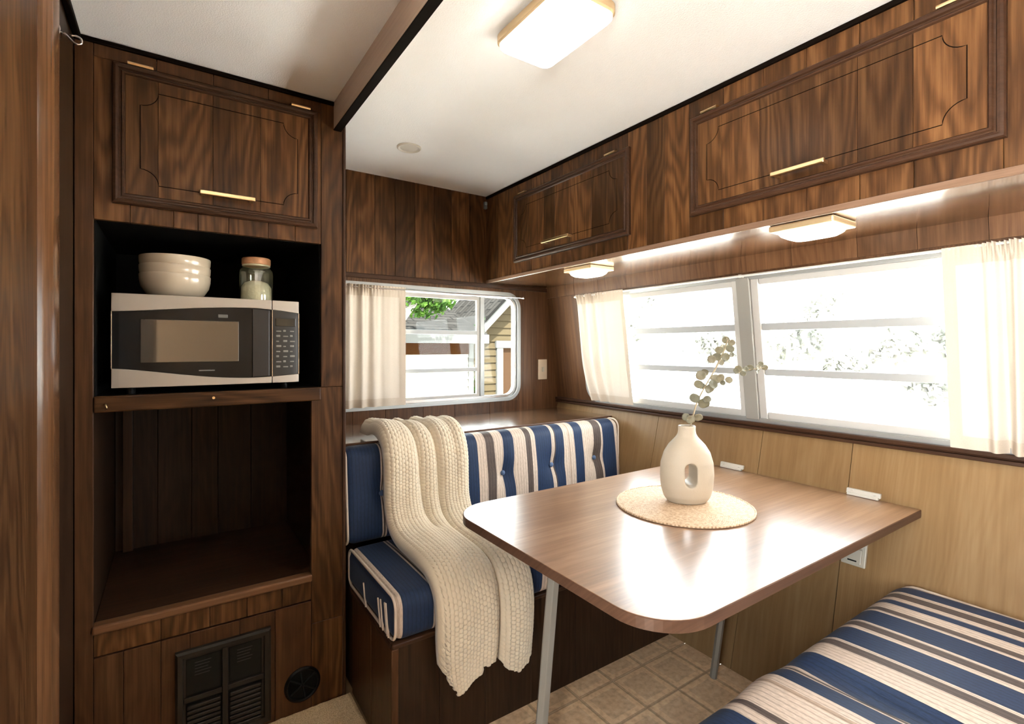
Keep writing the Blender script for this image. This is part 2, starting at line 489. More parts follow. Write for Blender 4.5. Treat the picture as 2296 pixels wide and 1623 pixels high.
for a, c in ((.44, .70), (.70, .86), (.86, 1.06), (1.06, 1.24), (1.24, 1.46), (1.46, 1.66)):
    MB().box(a+.0006, c-.0006, YB-.003, YB, .82, WZ0-.014, .001, 1).build('plank', walnut_plain, wall_back)
struct(MB().box(.44, 1.93, YB-.016, YB, 1.534, 1.556, .004).build('trim_2', mould_mat_x), 'thin walnut rail above the small window')

# ------------------------------------------------------------------ right wall (bends at the sill)
VY0, VY1, VZ0, VZ1, VR = .13, 2.085, .912, 1.476, .07
wr = MB()
def upper_slab(y0, y1, z0, z1):
    v = []
    for dx in (0, .05):
        for (y, z) in ((y0, z0), (y1, z0), (y1, z1), (y0, z1)):
            v.append((xup(z)+dx, y, z))
    wr.add(v, [(3,2,1,0),(4,5,6,7),(0,1,5,4),(1,2,6,5),(2,3,7,6),(3,0,4,7)])
upper_slab(-2.05, -1.8, ZS, ZC); upper_slab(-.4, VY0, ZS, ZC); upper_slab(-1.8, -.4, ZS, VZ0); upper_slab(-1.8, -.4, VZ1, ZC); upper_slab(VY1, 2.43, ZS, ZC); upper_slab(VY0, VY1, ZS, VZ0); upper_slab(VY0, VY1, VZ1, ZC)  # gap behind the camera is unseen, added to light the ceiling
corner_fillets(wr, VY0, VY1, VZ0, VZ1, VR, lambda a, z, d: (xup(z) + .05*d, a, z))
wall_right = struct(wr.build('wall_right', walnut_wall))
header_mat = wood('walnut_header', (0.0375, 0.0165, 0.0075), (0.1125, 0.0525, 0.0240), (0.1875, 0.0975, 0.0465), figure=.3, tone=.2, axis='ZY')
# header boards between overhead cabinet and window
hb = [2.37, 2.12, 1.93, 1.73, 1.55, 1.36, 1.1235, .93, .72, .56, .40, .22, .02, -.2]
for a, c in zip(hb[1:], hb[:-1]):
    v = []
    for dx in (-.005, 0):
        for (y, z) in ((a+.0007, 1.498), (c-.0007, 1.498), (c-.0007, 1.56), (a+.0007, 1.56)):
            v.append((xup(z)+dx, y, z))
    MB().add(v, [(3,2,1,0),(4,5,6,7),(0,1,5,4),(1,2,6,5),(2,3,7,6),(3,0,4,7)]).build('plank', header_mat, wall_right)
# pale lower wall: sheets with fine seams
wl = MB()
v = [(xlow(0)+.012, -2.05, 0), (xlow(0)+.012, 2.43, 0), (xlow(ZS)+.012, 2.43, ZS), (xlow(ZS)+.012, -2.05, ZS),
     (2.1, -2.05, 0), (2.1, 2.43, 0), (2.1, 2.43, ZS), (2.1, -2.05, ZS)]
wl.add(v, [(3,2,1,0),(4,5,6,7),(0,1,5,4),(1,2,6,5),(2,3,7,6),(3,0,4,7)])
wall_low = struct(wl.build('wall_right_lower', plain('panel_backing', (.12, .07, .035), .7)))
wall_low.name = 'wall_right_lower'
sb = [-2.05, -.9, -.1, .766, 1.0835, 1.60, 2.37]
for a, c in zip(sb[:-1], sb[1:]):
    v = []
    for dx in (0, .012):
        for (y, z) in ((a+.0012, 0.001), (c-.0012, 0.001), (c-.0012, ZS), (a+.0012, ZS)):
            v.append((xlow(z)+dx, y, z))
    MB().add(v, [(3,2,1,0),(4,5,6,7),(0,1,5,4),(1,2,6,5),(2,3,7,6),(3,0,4,7)]).build('panel', maple, wall_low)
# sill belt
sill = MB()
def belt(z0, z1, dx0, dx1):
    v = []
    for dx in (-dx1, dx0):
        for (y, z) in ((-2.05, z0), (2.37, z0), (2.37, z1), (-2.05, z1)):
            v.append((1.945+dx, y, z))
    sill.add(v, [(3,2,1,0),(4,5,6,7),(0,1,5,4),(1,2,6,5),(2,3,7,6),(3,0,4,7)])
belt(.872, .884, .01, .016); belt(.884, .889, .01, .010); belt(.889, .903, .01, .020)
struct(sill.build('trim_3', mould_mat, bevel=.003), 'dark moulded belt rail under the long window')

# ------------------------------------------------------------------ left partition
wall_left = struct(MB().box(XL-.04, XL-.012, .35, YB, 0, ZC).build('wall_left', walnut_dark))
for a, c in ((.35, .62), (.62, .95), (.95, 1.291)):
    MB().box(XL-.012, XL+.006, a+.0008, c-.0008, 0, ZC, .002, 1).build('panel', walnut, wall_left)
post = MB()
prof = [(1.302, XL-.012)] + [(1.375 - .072*math.cos(math.pi*k/14), XL-.010 + .034*math.sin(math.pi*k/14)) for k in range(15)] + [(1.448, XL-.012)]
post.prism([(q[1], q[0]) for q in prof][::-1], 'Z', 0, ZC-.03)
post.build('rounded_post', wood('walnut_post', (.04,.018,.008), (.14,.062,.026), (.24,.115,.05), figure=.1, tone=.05, rough=.22, coat=.5), wall_left, smooth='auto')
MB().box(XL-.012, XL, 1.452, YC-.002, 0, ZC, .001, 1).build('panel', walnut_dark, wall_left)
struct(MB().box(XL, XL+.016, .35, YC, ZC-.018, ZC, .004).build('trim_4', groove_mat))
hk = MB()
hk.tube(catmull3([(XL, 1.55, 1.935), (XL+.010, 1.55, 1.934), (XL+.022, 1.55, 1.922), (XL+.032, 1.55, 1.916), (XL+.040, 1.55, 1.921), (XL+.039, 1.55, 1.931), (XL+.030, 1.55, 1.935), (XL+.020, 1.55, 1.933)], 4), .0022, 8)
hk.box(XL, XL+.003, 1.538, 1.562, 1.925, 1.945, .001)
tag(hk.build('wall_hook', chrome, smooth=True), 'small curled chrome hook high in the left corner', 'hook')

# ------------------------------------------------------------------ rest of the trailer behind the camera
kitchen_wall = plain('rear_wall_panel', (.30, .19, .10), .55)
rw = MB()
rw.box(-1.0, 2.2, -2.08, -2.03, 0, ZC)
struct(rw.build('wall_rear', kitchen_wall))
rl = MB()
rl.box(-1.0, -.95, -2.05, -1.75, 0, ZC).box(-1.0, -.95, .30, .4, 0, ZC).box(-1.0, -.95, -1.75, -.60, 0, .85).box(-1.0, -.95, -1.75, -.60, 1.45, ZC).box(-1.0, -.95, -.75, -.60, .85, 1.45).box(-1.0, -.95, -.60, .30, 1.85, ZC)  # doorway and window gaps are unseen, added to let in fill light
rl.box(-1.0, XL-.012, .35, .39, 0, ZC)
struct(rl.build('wall_left_rear', kitchen_wall))

# ------------------------------------------------------------------ doors with boards, moulding, routed line
def pl(plane, pos, a, n, z):
    return (a, pos - n, z) if plane == 'Y' else (pos - n, a, z)

def pbox(mb, plane, pos, a0, a1, n0, n1, z0, z1, bev=0, seg=1):
    p, q = pl(plane, pos, a0, n0, z0), pl(plane, pos, a1, n1, z1)
    return mb.box(p[0], q[0], p[1], q[1], p[2], q[2], bev, seg)

def ring_mould(plane, pos, a0, a1, z0, z1, prof):
    mb = MB(); k = 0
    v = []; f = []
    for (off, n) in prof:
        for (a, z) in ((a0+off, z0+off), (a1-off, z0+off), (a1-off, z1-off), (a0+off, z1-off)):
            v.append(pl(plane, pos, a, n, z))
    for i in range(len(prof)-1):
        for j in range(4):
            l = (j+1) % 4
            f.append((i*4+j, i*4+l, (i+1)*4+l, (i+1)*4+j))
    return mb.add(v, f)

DOOR_PROF = [(0, 0), (0, .013), (.003, .017), (.008, .0185), (.013, .017), (.0155, .0125), (.019, .0125), (.022, .0155), (.026, .0155), (.029, .0105), (.031, .0105)]

def make_door(parent, plane, pos, a0, a1, z0, z1, cuts, hinges, handle, hz, mm):
    door = pbox(MB(), plane, pos, a0+.002, a1-.002, 0, .007, z0+.002, z1-.002).build('door', walnut_dark, parent)
    cs = [a0+.029] + cuts + [a1-.029]
    for a, c in zip(cs[:-1], cs[1:]):
        pbox(MB(), plane, pos, a+.0004, c-.0004, .006, .0118, z0+.029, z1-.029, .0006, 1).build('board', walnut, door)
    ring_mould(plane, pos, a0, a1, z0, z1, DOOR_PROF).build('moulding', mm, door)
    # routed decorative line with scooped corners
    i = .062; r = .042
    A0, A1, Z0, Z1 = a0+i, a1-i, z0+i, z1-i
    pts = []
    for (ca, cz, s0) in ((A1, Z0, 0), (A1, Z1, 1), (A0, Z1, 2), (A0, Z0, 3)):
        a_st = [180, 270, 0, 90][s0]
        for k in range(9):
            a = math.radians(a_st - 90*k/8)
            pts.append((ca + r*math.cos(a), cz + r*math.sin(a)))
    MB().tube([pl(plane, pos, a, .0112, z) for a, z in pts], .0014, 6, closed=True).build('routed_line', groove_mat, door)
    for h in hinges:
        hb_ = pbox(MB(), plane, pos, h-.029, h+.029, .0, .012, z1-.004, z1+.011, .003, 2)
        hb_.tube([pl(plane, pos, h-.029, .014, z1+.004), pl(plane, pos, h+.029, .014, z1+.004)], .005, 8)
        hb_.build('hinge', brass, door, smooth='auto')
    h0, h1 = handle
    hd = pbox(MB(), plane, pos, h0, h1, .034, .044, hz-.006, hz+.006, .002, 2)
    for e in (h0+.008, h1-.008):
        pbox(hd, plane, pos, e-.005, e+.005, .011, .036, hz-.005, hz+.005, .001, 1)
    hd.build('handle', brass, door)
    return door

# ------------------------------------------------------------------ tall cabinet
tc_ = thing('tall_cabinet', 'tall walnut cabinet with microwave niche, empty open shelf and one top door', 'cabinet', (.13, 2.06, 0))
NX0, NX1, N1Z0, N1Z1 = -.179, .411, 1.068, 1.549
N2X1, N2Z0, N2Z1 = .380, .447, 1.024
F0 = YC + .016
# carcass
MB().box(XL+.001, NX0-.001, F0, YB-.002, 0, ZC-.001).build('side_panel', walnut_dark, tc_)
MB().box(NX1+.001, .482, F0, YB-.008, 0, ZC-.001).build('side_panel', walnut_dark, tc_)
lin = MB()
lin.box(NX0, NX0+.003, F0, YB-.01, N1Z0, N1Z1).box(NX1-.003, NX1, F0, YB-.01, N1Z0, N1Z1).box(NX0, NX1, F0, YB-.01, N1Z1, N1Z1+.012).box(NX0, NX1, YB-.02, YB-.01, N1Z0, N1Z1)
lin.build('niche_lining', black_mat, tc_)
MB().box(NX0, NX1, F0, YB-.022, N1Z0-.03, N1Z0, .001).build('shelf', black_mat, tc_)
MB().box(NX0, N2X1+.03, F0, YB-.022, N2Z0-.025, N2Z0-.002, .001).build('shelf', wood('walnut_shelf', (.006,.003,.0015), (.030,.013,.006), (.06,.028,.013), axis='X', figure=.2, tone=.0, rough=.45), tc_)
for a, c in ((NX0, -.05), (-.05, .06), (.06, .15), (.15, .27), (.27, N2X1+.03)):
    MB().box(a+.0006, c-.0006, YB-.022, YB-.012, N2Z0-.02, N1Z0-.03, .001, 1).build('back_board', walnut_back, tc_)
MB().box(-.155, -.125, YB-.05, YB-.022, N2Z0-.002, N2Z1-.02, .002).build('inner_post', walnut_dark, tc_)
MB().box(N2X1, NX1, F0, F0+.01, N2Z0-.002, N2Z1).box(N2X1+.028, N2X1+.031, F0, YB-.02, N2Z0, N1Z0-.03).build('niche_side', walnut_dark, tc_)
# face boards
def face(a0, a1, z0, z1, mat=walnut, n=.0):
    return MB().box(a0+.0005, a1-.0005, YC-n, F0, z0+.0005, z1-.0005, .001, 1).build('face_board', mat, tc_)
face(XL+.001, NX0, 0, ZC-.012, walnut_plain)
face(NX1, .484, N1Z0, ZC-.012); face(N2X1, .484, .28, N1Z0, walnut); face(N2X1, .484, 0, .28, walnut)
for a, c in ((NX0, -.04), (-.04, .10), (.10, .25), (.25, NX1)):
    face(a, c, 1.99, ZC-.012, walnut_plain)
for a, c in ((NX0, -.10), (-.10, .0), (.0, .06), (.06, .14), (.14, .25), (.25, .33), (.33, NX1)):
    face(a, c, N1Z1, 1.99, walnut)
for a, c in ((NX0, -.03), (-.03, .09), (.09, .19), (.19, .29), (.29, N2X1)):
    face(a, c, .362, N2Z0-.022, walnut)
for a, c in ((NX0, -.115), (-.115, -.03), (-.03, .04), (.04, .17), (.17, .27), (.27, N2X1)):
    face(a, c, 0, .358, walnut_plain)
# shelf nosings
MB().box(NX0, N2X1+.03, YC-.004, YC+.02, N2Z1, N1Z0, .004, 2).build('shelf_rail', walnut_x, tc_)
MB().box(NX0-.004, N2X1+.002, YC-.008, YC+.03, N2Z0-.024, N2Z0, .006, 3).build('shelf_nosing', wood('walnut_nosing', (.05,.022,.010), (.15,.068,.030), (.24,.12,.058), axis='X', figure=.1, tone=0, rough=.3, coat=.3), tc_)
MB().box(.482, .492, YC-.006, YC+.03, 0, ZC-.001, .003).build('corner_trim', mould_mat_z, tc_)
MB().box(XL, .484, YC-.008, F0, ZC-.014, ZC-.001, .003).build('top_trim', groove_mat, tc_)
sc_ = MB().tube([(-.153, YC-.004, 1.046), (-.153, YC-.014, 1.046), (-.150, YC-.018, 1.040), (-.150, YC-.014, 1.034)], .002, 6)
sc_.build('cup_hook', brass, tc_, smooth=True)
MB().tube([(.10, YC-.002, 1.05), (.10, YC-.006, 1.05)], .004, 8).build('screw', brass, tc_)
make_door(tc_, 'Y', YC, -.139, .397, 1.598, 1.984, [-.036, .098, .226], (-.076, .345), (.063, .208), 1.655, mould_mat_x)

# furnace grille and round outlet in the cabinet foot
dark_metal = plain('brown_black_metal', (.020, .0145, .0095), .5, spec=.25)
g = thing('furnace_grille', 'dark brown metal furnace grille set low in the tall cabinet', 'grille', (.13, YC, .04))
GX0, GX1, GZ0, GZ1 = .004, .256, .02, .314
fr = ring_mould('Y', YC, GX0, GX1, GZ0, GZ1, [(0, 0), (0, .012), (.006, .018), (.018, .016), (.020, .008), (.026, .008)])
fr.build('frame', dark_metal, g)
MB().box(GX0+.02, GX1-.02, YC-.006, YC-.001, GZ0+.02, GZ1-.02).build('backing', plain('grille_backing', (.004, .0036, .003), .5, spec=.15), g)
MB().box(.122, .138, YC-.014, YC-.005, GZ0+.02, GZ1-.02, .002).build('centre_bar', dark_metal, g)
MB().box(GX0+.02, GX1-.02, YC-.012, YC-.005, .160, .176, .002).build('cross_bar', dark_metal, g)
s0 = None
for (a, c) in ((GX0+.028, .118), (.142, GX1-.028)):
    for k in range(9):
        z = .146 - k*.0145
        if z < GZ0+.024: break
        MB().box(a, c, YC-.016, YC-.005, z-.005, z+.005, .002, 1).build('slat', dark_metal, g)
for (a, c) in ((GX0+.03, .116), (.144, GX1-.03)):
    MB().box(a, c, YC-.0075, YC-.0055, .182, .284).build('label_plate', plain('grille_plate', (.006, .0058, .0048), .4, spec=.2), g)
    for k in range(5):
        MB().box(a+.018, c-.022-.004*(k % 3), YC-.0080, YC-.0072, .270-k*.009, .2725-k*.009).build('label_line', plain('grille_print', (.02, .019, .016), .6), g)

rv = thing('round_air_outlet', 'black round air outlet low at the right of the cabinet foot', 'vent', (.352, YC, .09))
n_ = 36; RO = .052
def disc_y(mb, cx, cz, prof, n=36):
    v = []; f = []
    for (r, nn) in prof:
        for k in range(n):
            a = 2*math.pi*k/n
            v.append((cx + r*math.cos(a), YC - nn, cz + r*math.sin(a)))
    for i in range(len(prof)-1):
        for k in range(n):
            l = (k+1) % n
            f.append((i*n+k, i*n+l, (i+1)*n+l, (i+1)*n+k))
    f.append(tuple((len(prof)-1)*n+k for k in range(n)))
    return mb.add(v, f)
vent_black = plain('vent_black', (.003, .0036, .0036), .4, spec=.15)
disc_y(MB(), .352, .092, [(.056, 0), (.056, .004), (.050, .008), (.046, .006), (.045, .001), (.001, .001)]).build('rim', vent_black, rv, smooth='auto')
for a in (35, 100, 145):
    ca, sa = math.cos(math.radians(a))*.045, math.sin(math.radians(a))*.045
    MB().tube([(.352-ca, YC-.004, .092-sa), (.352+ca, YC-.004, .092+sa)], .003, 6).build('spoke', plain('vent_spoke', (.010, .012, .012), .4, spec=.2), rv)

# ------------------------------------------------------------------ overhead cabinet
oc = thing('overhead_cabinet', 'long walnut overhead cabinet with two hinged doors above the window', 'cabinet', (1.65, 1.1, 1.56))
cb = MB()
cb.prism([(XO+.012, 1.572), (xup(1.572)-.004, 1.572), (xup(ZC)-.004, ZC-.002), (XO+.012, ZC-.002)], 'Y', -.6, YB-.008)
cb.build('carcass', walnut_dark, oc)
MB().prism([(XO-.004, 1.560), (xup(1.56)-.003, 1.560), (xup(1.572)-.003, 1.572), (XO-.004, 1.572)], 'Y', -.6, YB-.008).build('underside', walnut_gloss, oc)
lip_mat = wood('pale_lip', (0.1280, 0.0720, 0.0440), (0.1920, 0.1160, 0.0760), (0.2560, 0.1600, 0.1120), axis='Y', figure=0, tone=0, rough=.25, coat=.5)
MB().box(XO-.010, XO, -.6, YB-.008, 1.555, 1.574, .003).build('front_lip', lip_mat, oc)
ob = [YB-.008, 2.25, 2.112, 1.95, 1.80, 1.66, 1.50, 1.331, 1.24, 1.16, 1.057, .93, .80, .68, .552, .44, .287, .17, .05, -.1, -.6]
for k, (c, a) in enumerate(zip(ob[:-1], ob[1:])):
    MB().box(XO, XO+.012, a+.0005, c-.0005, 1.574, ZC-.014, .001, 1).build('face_board', walnut, oc)
MB().box(XO-.008, XO+.012, -.6, YB-.008, ZC-.016, ZC-.001, .003).build('top_trim', groove_mat, oc)
S = 1.42/1.438
make_door(oc, 'X', XO, 1.331*S, 2.112*S, 1.630, 1.963, [1.52, 1.655, 1.76, 1.84, 1.955], (1.43*S, 2.04*S), (1.656*S, 1.845*S), 1.685, mould_mat)
make_door(oc, 'X', XO, .284*S, 1.057*S, 1.638, 1.962, [.438, .552, .806, .93], (.985*S, .37*S), (.625*S, .768*S), 1.689, mould_mat)
# next door, only its edge reaches the frame
cbk = MB()
cbk.box(1.415, 1.432, YB-.026, YB-.008, 1.965, 2.005, .004).tube([(1.424, YB-.02, 1.985), (1.410, YB-.045, 1.985)], .007, 10)
tag(cbk.build('corner_bracket', plain('grey_bracket', (.16, .19, .19), .35, metal=.3)), 'tiny grey metal bracket in the ceiling corner beside overhead cabinet', 'bracket')

def cabinet_lamp(cx, cy, label):
    t = thing('cabinet_lamp', label, 'lamp', (cx, cy, 1.558), 'lamps under the overhead cabinet')
    hx, hy = .072, .088
    MB().box(cx-hx, cx+hx, cy-hy, cy+hy, 1.541, 1.5595, .004, 2).build('housing', brass_soft, t)
    mb = MB(); n = 24; v = []; f = []
    prof = [(1.0, 1.543), (1.0, 1.538), (.93, 1.530), (.75, 1.522), (.4, 1.518), (.05, 1.517)]
    for (s, z) in prof:
        for k in range(n):
            a = 2*math.pi*k/n
            ca, sa = math.cos(a), math.sin(a)
            e = .45
            v.append((cx + s*(hx-.010)*math.copysign(abs(ca)**e, ca), cy + s*(hy-.010)*math.copysign(abs(sa)**e, sa), z))
    for i in range(len(prof)-1):
        for k in range(n):
            l = (k+1) % n
            f.append((i*n+k, i*n+l, (i+1)*n+l, (i+1)*n+k))
    f.append(tuple((len(prof)-1)*n+k for k in range(n)))
    mb.add(v, f).build('lens', lamp_lens_s, t, smooth=True)
cabinet_lamp(1.545, 1.665, 'small lit brass lamp under overhead cabinet near the back corner')
cabinet_lamp(1.535, .712, 'larger looking lit brass lamp under overhead cabinet above long window')

# ------------------------------------------------------------------ ceiling lamp and ceiling disc
cl = thing('ceiling_lamp', 'lit rectangular ceiling lamp with rounded brass surround', 'lamp', (.815, 1.01, ZC))
def rr_prism(name, mat, x0, x1, y0, y1, r, levels, parent, smooth='auto'):
    v = []; f = []; n = None
    for (ins, z) in levels:
        lp = round_rect(x0+ins, x1-ins, y0+ins, y1-ins, max(r-ins*.7, .004), 6)
        n = len(lp)
        v += [(p[0], p[1], z) for p in lp]
    for i in range(len(levels)-1):
        for k in range(n):
            l = (k+1) % n
            f.append((i*n+k, i*n+l, (i+1)*n+l, (i+1)*n+k))
    f.append(tuple(range(n))); f.append(tuple((len(levels)-1)*n+k for k in range(n)))
    return MB().add(v, f).build(name, mat, parent, smooth=smooth)
rr_prism('surround', brass_soft, .712, .898, .855, 1.140, .03, [(.004, ZC-.0005), (0, ZC-.006), (0, ZC-.024), (.006, ZC-.029)], cl)
rr_prism('diffuser', lamp_lens, .717, .893, .860, 1.135, .028, [(0, ZC-.028), (0, ZC-.034), (.006, ZC-.041), (.025, ZC-.044)], cl)
dsc = MB().lathe([(.050, ZC-.0005), (.050, ZC-.004), (.046, ZC-.007), (.040, ZC-.006), (.037, ZC-.0035), (.012, ZC-.0045), (.001, ZC-.0045)], .815, 1.968, 32)
tag(dsc.build('ceiling_disc', plain('disc_white', (.66, .63, .56), .5), smooth='auto'), 'small round white cover plate on the ceiling', 'cover plate')

# ------------------------------------------------------------------ windows
def frame_ring(mb, loop_o, loop_i, fn, d0, d1):
    """flat ring between two rounded loops, with thickness; fn(a, z, n)"""
    n = len(loop_o); v = []; f = []
    for lp, d in ((loop_o, d0), (loop_o, d1), (loop_i, d1), (loop_i, d0)):
        v += [fn(a, z, d) for a, z in lp]
    for i in range(4):
        j = (i+1) % 4
        for k in range(n):
            l = (k+1) % n
            f.append((i*n+k, i*n+l, j*n+l, j*n+k))
    return mb.add(v, f)
fb = lambda a, z, d: (a, YB - d, z)
w1 = struct(frame_ring(MB(), round_rect(WX0-.014, WX1+.014, WZ0-.014, WZ1+.014, WR+.014, 8), round_rect(WX0+.004, WX1-.004, WZ0+.004, WZ1-.004, WR-.004, 8), fb, -.03, .010).build('window_1', alu, smooth='auto'), 'small back window with rounded aluminium frame')
frame_ring(MB(), round_rect(WX0+.006, WX1-.006, WZ0+.006, WZ1-.006, WR-.006, 8), round_rect(WX0+.022, WX1-.022, WZ0+.020, WZ1-.020, WR-.022, 8), fb, -.035, -.006).build('inner_frame', chrome, w1, smooth='auto')
MB().box(1.405, 1.432, YB+.006, YB+.034, WZ0+.018, WZ1-.018, .003).build('mullion', alu, w1)
MB().box(1.386, 1.405, YB+.012, YB+.030, WZ0+.018, WZ1-.018, .002).build('sash_stile', sash_paint, w1)
for (z0, z1, nm) in ((WZ0+.018, WZ0+.034, 0), (1.072, 1.092, 1), (1.272, 1.294, 1), (WZ1-.040, WZ1-.018, 0)):
    MB().box(WX0+.02, 1.39, YB+.012, YB+.030, z0, z1, .002).build('louvre_bar' if nm else 'sash_rail', alu_bar if nm else sash_paint, w1)
for (z0, z1) in ((WZ0+.034, 1.072), (1.092, 1.272), (1.294, WZ1-.04)):
    MB().box(WX0+.02, 1.388, YB+.019, YB+.022, z0, z1).build('pane', glass_tint, w1)
MB().box(1.43, WX1-.02, YB+.019, YB+.022, WZ0+.02, WZ1-.02).build('pane', glass_tint, w1)

def fr_(a, z, d): return (xup(z) - d, a, z)
w2 = struct(frame_ring(MB(), round_rect(VY0-.012, VY1+.012, VZ0-.010, VZ1+.010, VR+.012, 8), round_rect(VY0+.008, VY1-.008, VZ0+.008, VZ1-.008, VR-.008, 8), fr_, -.03, .008).build('window_2', alu, smooth='auto'), 'long side window with aluminium frame, centre post and louvre bars')
def slbox(mb, y0, y1, z0, z1, d0, d1):
    v = []
    for d in (d1, d0):
        for (y, z) in ((y0, z0), (y1, z0), (y1, z1), (y0, z1)):
            v.append((xup(z) - d, y, z))
    return mb.add(v, [(3,2,1,0),(4,5,6,7),(0,1,5,4),(1,2,6,5),(2,3,7,6),(3,0,4,7)])
slbox(MB(), 1.095, 1.150, VZ0, VZ1, -.03, .012).build('mullion', plain('post_grey', (.26, .25, .23), .5, metal=.1), w2, bevel=.003)
for (a, c) in ((1.150, 1.176), (1.066, 1.095)):
    slbox(MB(), a, c, VZ0+.006, VZ1-.006, -.034, .0).build('sash_stile', sash_paint, w2, bevel=.002)
for (a, c) in ((1.176, VY1-.006), (VY0+.006, 1.066)):
    for (z0, z1, nm) in ((VZ0+.006, VZ0+.034, 0), (1.092, 1.118, 1), (1.268, 1.296, 1), (VZ1-.030, VZ1-.006, 0)):
        slbox(MB(), a, c, z0, z1, -.034, -.008).build('louvre_bar' if nm else 'sash_rail', alu_bar if nm else sash_paint, w2, bevel=.002)
    for (z0, z1) in ((VZ0+.034, 1.092), (1.118, 1.268), (1.296, VZ1-.03)):
        slbox(MB(), a, c, z0, z1, -.023, -.020).build('pane', glass, w2)
# curtain tracks
tag(MB().tube([(.46, YB-.030, 1.487), (1.668, YB-.030, 1.487)], .004, 8).box(1.664, 1.676, YB-.036, YB, 1.481, 1.494, .002).build('curtain_rod', chrome, smooth='auto'), 'thin metal curtain rod over the small back window', 'curtain rod')
rod2 = MB().tube([(xup(1.482)-.026, .10, 1.482), (xup(1.482)-.026, 2.10, 1.482)], .0045, 8)
for y in (.11, 1.12, 2.09):
    slbox(rod2, y-.006, y+.006, 1.476, 1.488, 0, .028)
tag(rod2.build('curtain_rod', white_paint, smooth='auto'), 'pale curtain rod along the top of the long side window', 'curtain rod')

# ------------------------------------------------------------------ curtains
def curtain(label, fn, a0, a1, z0, z1, pleats, amp_fn, seed, sway=lambda t, s: 0.0):
    """fn(a, z, d) -> point; t runs from the free edge (0) to the gathered end (1)"""
    rs = random.Random(seed)
    na, nz_ = 150, 46
    ph = [rs.uniform(0, 6.28) for _ in range(5)]
    def d_at(t, s):
        am = amp_fn(t)
        w = math.sin(2*math.pi*pleats*t**1.15 + ph[0] + .5*math.sin(3*s + ph[1])*t)
        w2 = math.sin(2*math.pi*pleats*2.3*t + ph[2])
        grow = .45 + .55*s
        base = am*grow*(w*.75 + .25*w2*(1 - s))
        if s < .09: base += am*.55*math.sin(2*math.pi*pleats*4.2*t + ph[3])*(1 - s/.09)
        return base
    root = thing('curtain', label, 'curtain', fn((a0+a1)/2, z0, .03), 'sheer cream curtains')
    def build(s0, s1, t0, t1, name, mat, off, k):
        mb = MB(); v = []; f = []
        n1 = max(2, int(na*(t1-t0))); n2 = max(2, int(nz_*(s1-s0)) + 1)
        for j in range(n2+1):
            s = s0 + (s1-s0)*j/n2
            for i in range(n1+1):
                t = t0 + (t1-t0)*i/n1
                a = a0 + (a1-a0)*t + sway(t, s)
                v.append(fn(a, z1 + (z0-z1)*s, .030 + d_at(t, s) + off))
        for j in range(n2):
            for i in range(n1):
                q = j*(n1+1)+i
                f.append((q, q+1, q+n1+2, q+n1+1))
        return mb.add(v, f).build(name, mat, root, smooth=True)
    build(0, 1, 0, 1, 'cloth', sheer, 0, 1)
    build(0, .09, 0, 1, 'header', sheer_hem, .0012, 1)
    build(.935, 1.0, 0, 1, 'hem', sheer_hem, .0012, 1)
    build(.09, .935, 0, .07, 'side_hem', sheer_hem, .0012, 1)
    return root
curtain('gathered cream curtain at the small back window beside the tall cabinet', lambda a, z, d: (a, YB - d, z), .953, .50, .918, 1.500, 7,
        lambda t: .002 + .020*min(1, max(0, (t-.22)/.25)), 4)
curtain('slim cream curtain at the far end of the long side window', lambda a, z, d: (xup(z) - d, a, z), 1.735, 2.075, .912, 1.490, 4,
        lambda t: .002 + .016*min(1, max(0, (t-.35)/.3)), 9, sway=lambda t, s: -.045*t*max(0, (s-.55)/.45)**2)
curtain('wide cream curtain at the near end of the long side window by the frame edge', lambda a, z, d: (xup(z) - d, a, z), .497, .08, .905, 1.487, 9,
        lambda t: .002 + .030*min(1, max(0, (t-.17)/.10)), 12)

# ------------------------------------------------------------------ switch and outlet
sw = thing('light_switch', 'ivory light switch plate on the back wall beside small window', 'switch', (1.83, YB, 1.07))
MB().box(1.797, 1.864, YB-.006, YB, 1.012, 1.132, .003, 2).build('plate', plain('switch_plate', (.50, .40, .29), .4), sw)
MB().box(1.824, 1.838, YB-.012, YB-.004, 1.058, 1.086, .002, 1).build('toggle', white_plastic, sw)
ol = thing('power_outlet', 'white power outlet box on the pale wall under the table', 'outlet', (xlow(.53), .722, .53))
def lowbox(mb, y0, y1, z0, z1, d0, d1):
    v = []
    for d in (d1, d0):
        for (y, z) in ((y0, z0), (y1, z0), (y1, z1), (y0, z1)):
            v.append((xlow(z) - d, y, z))
    return mb.add(v, [(3,2,1,0),(4,5,6,7),(0,1,5,4),(1,2,6,5),(2,3,7,6),(3,0,4,7)])
lowbox(MB(), .690, .760, .490, .600, 0, .012).build('plate', white_plastic, ol, bevel=.003)
lowbox(MB(), .700, .750, .500, .545, .012, .020).build('flap', white_plastic, ol, bevel=.002)
lowbox(MB(), .700, .750, .548, .592, .012, .020).build('flap', white_plastic, ol, bevel=.002)
lowbox(MB(), .712, .738, .506, .510, .020, .0207).build('slot', black_mat, ol)

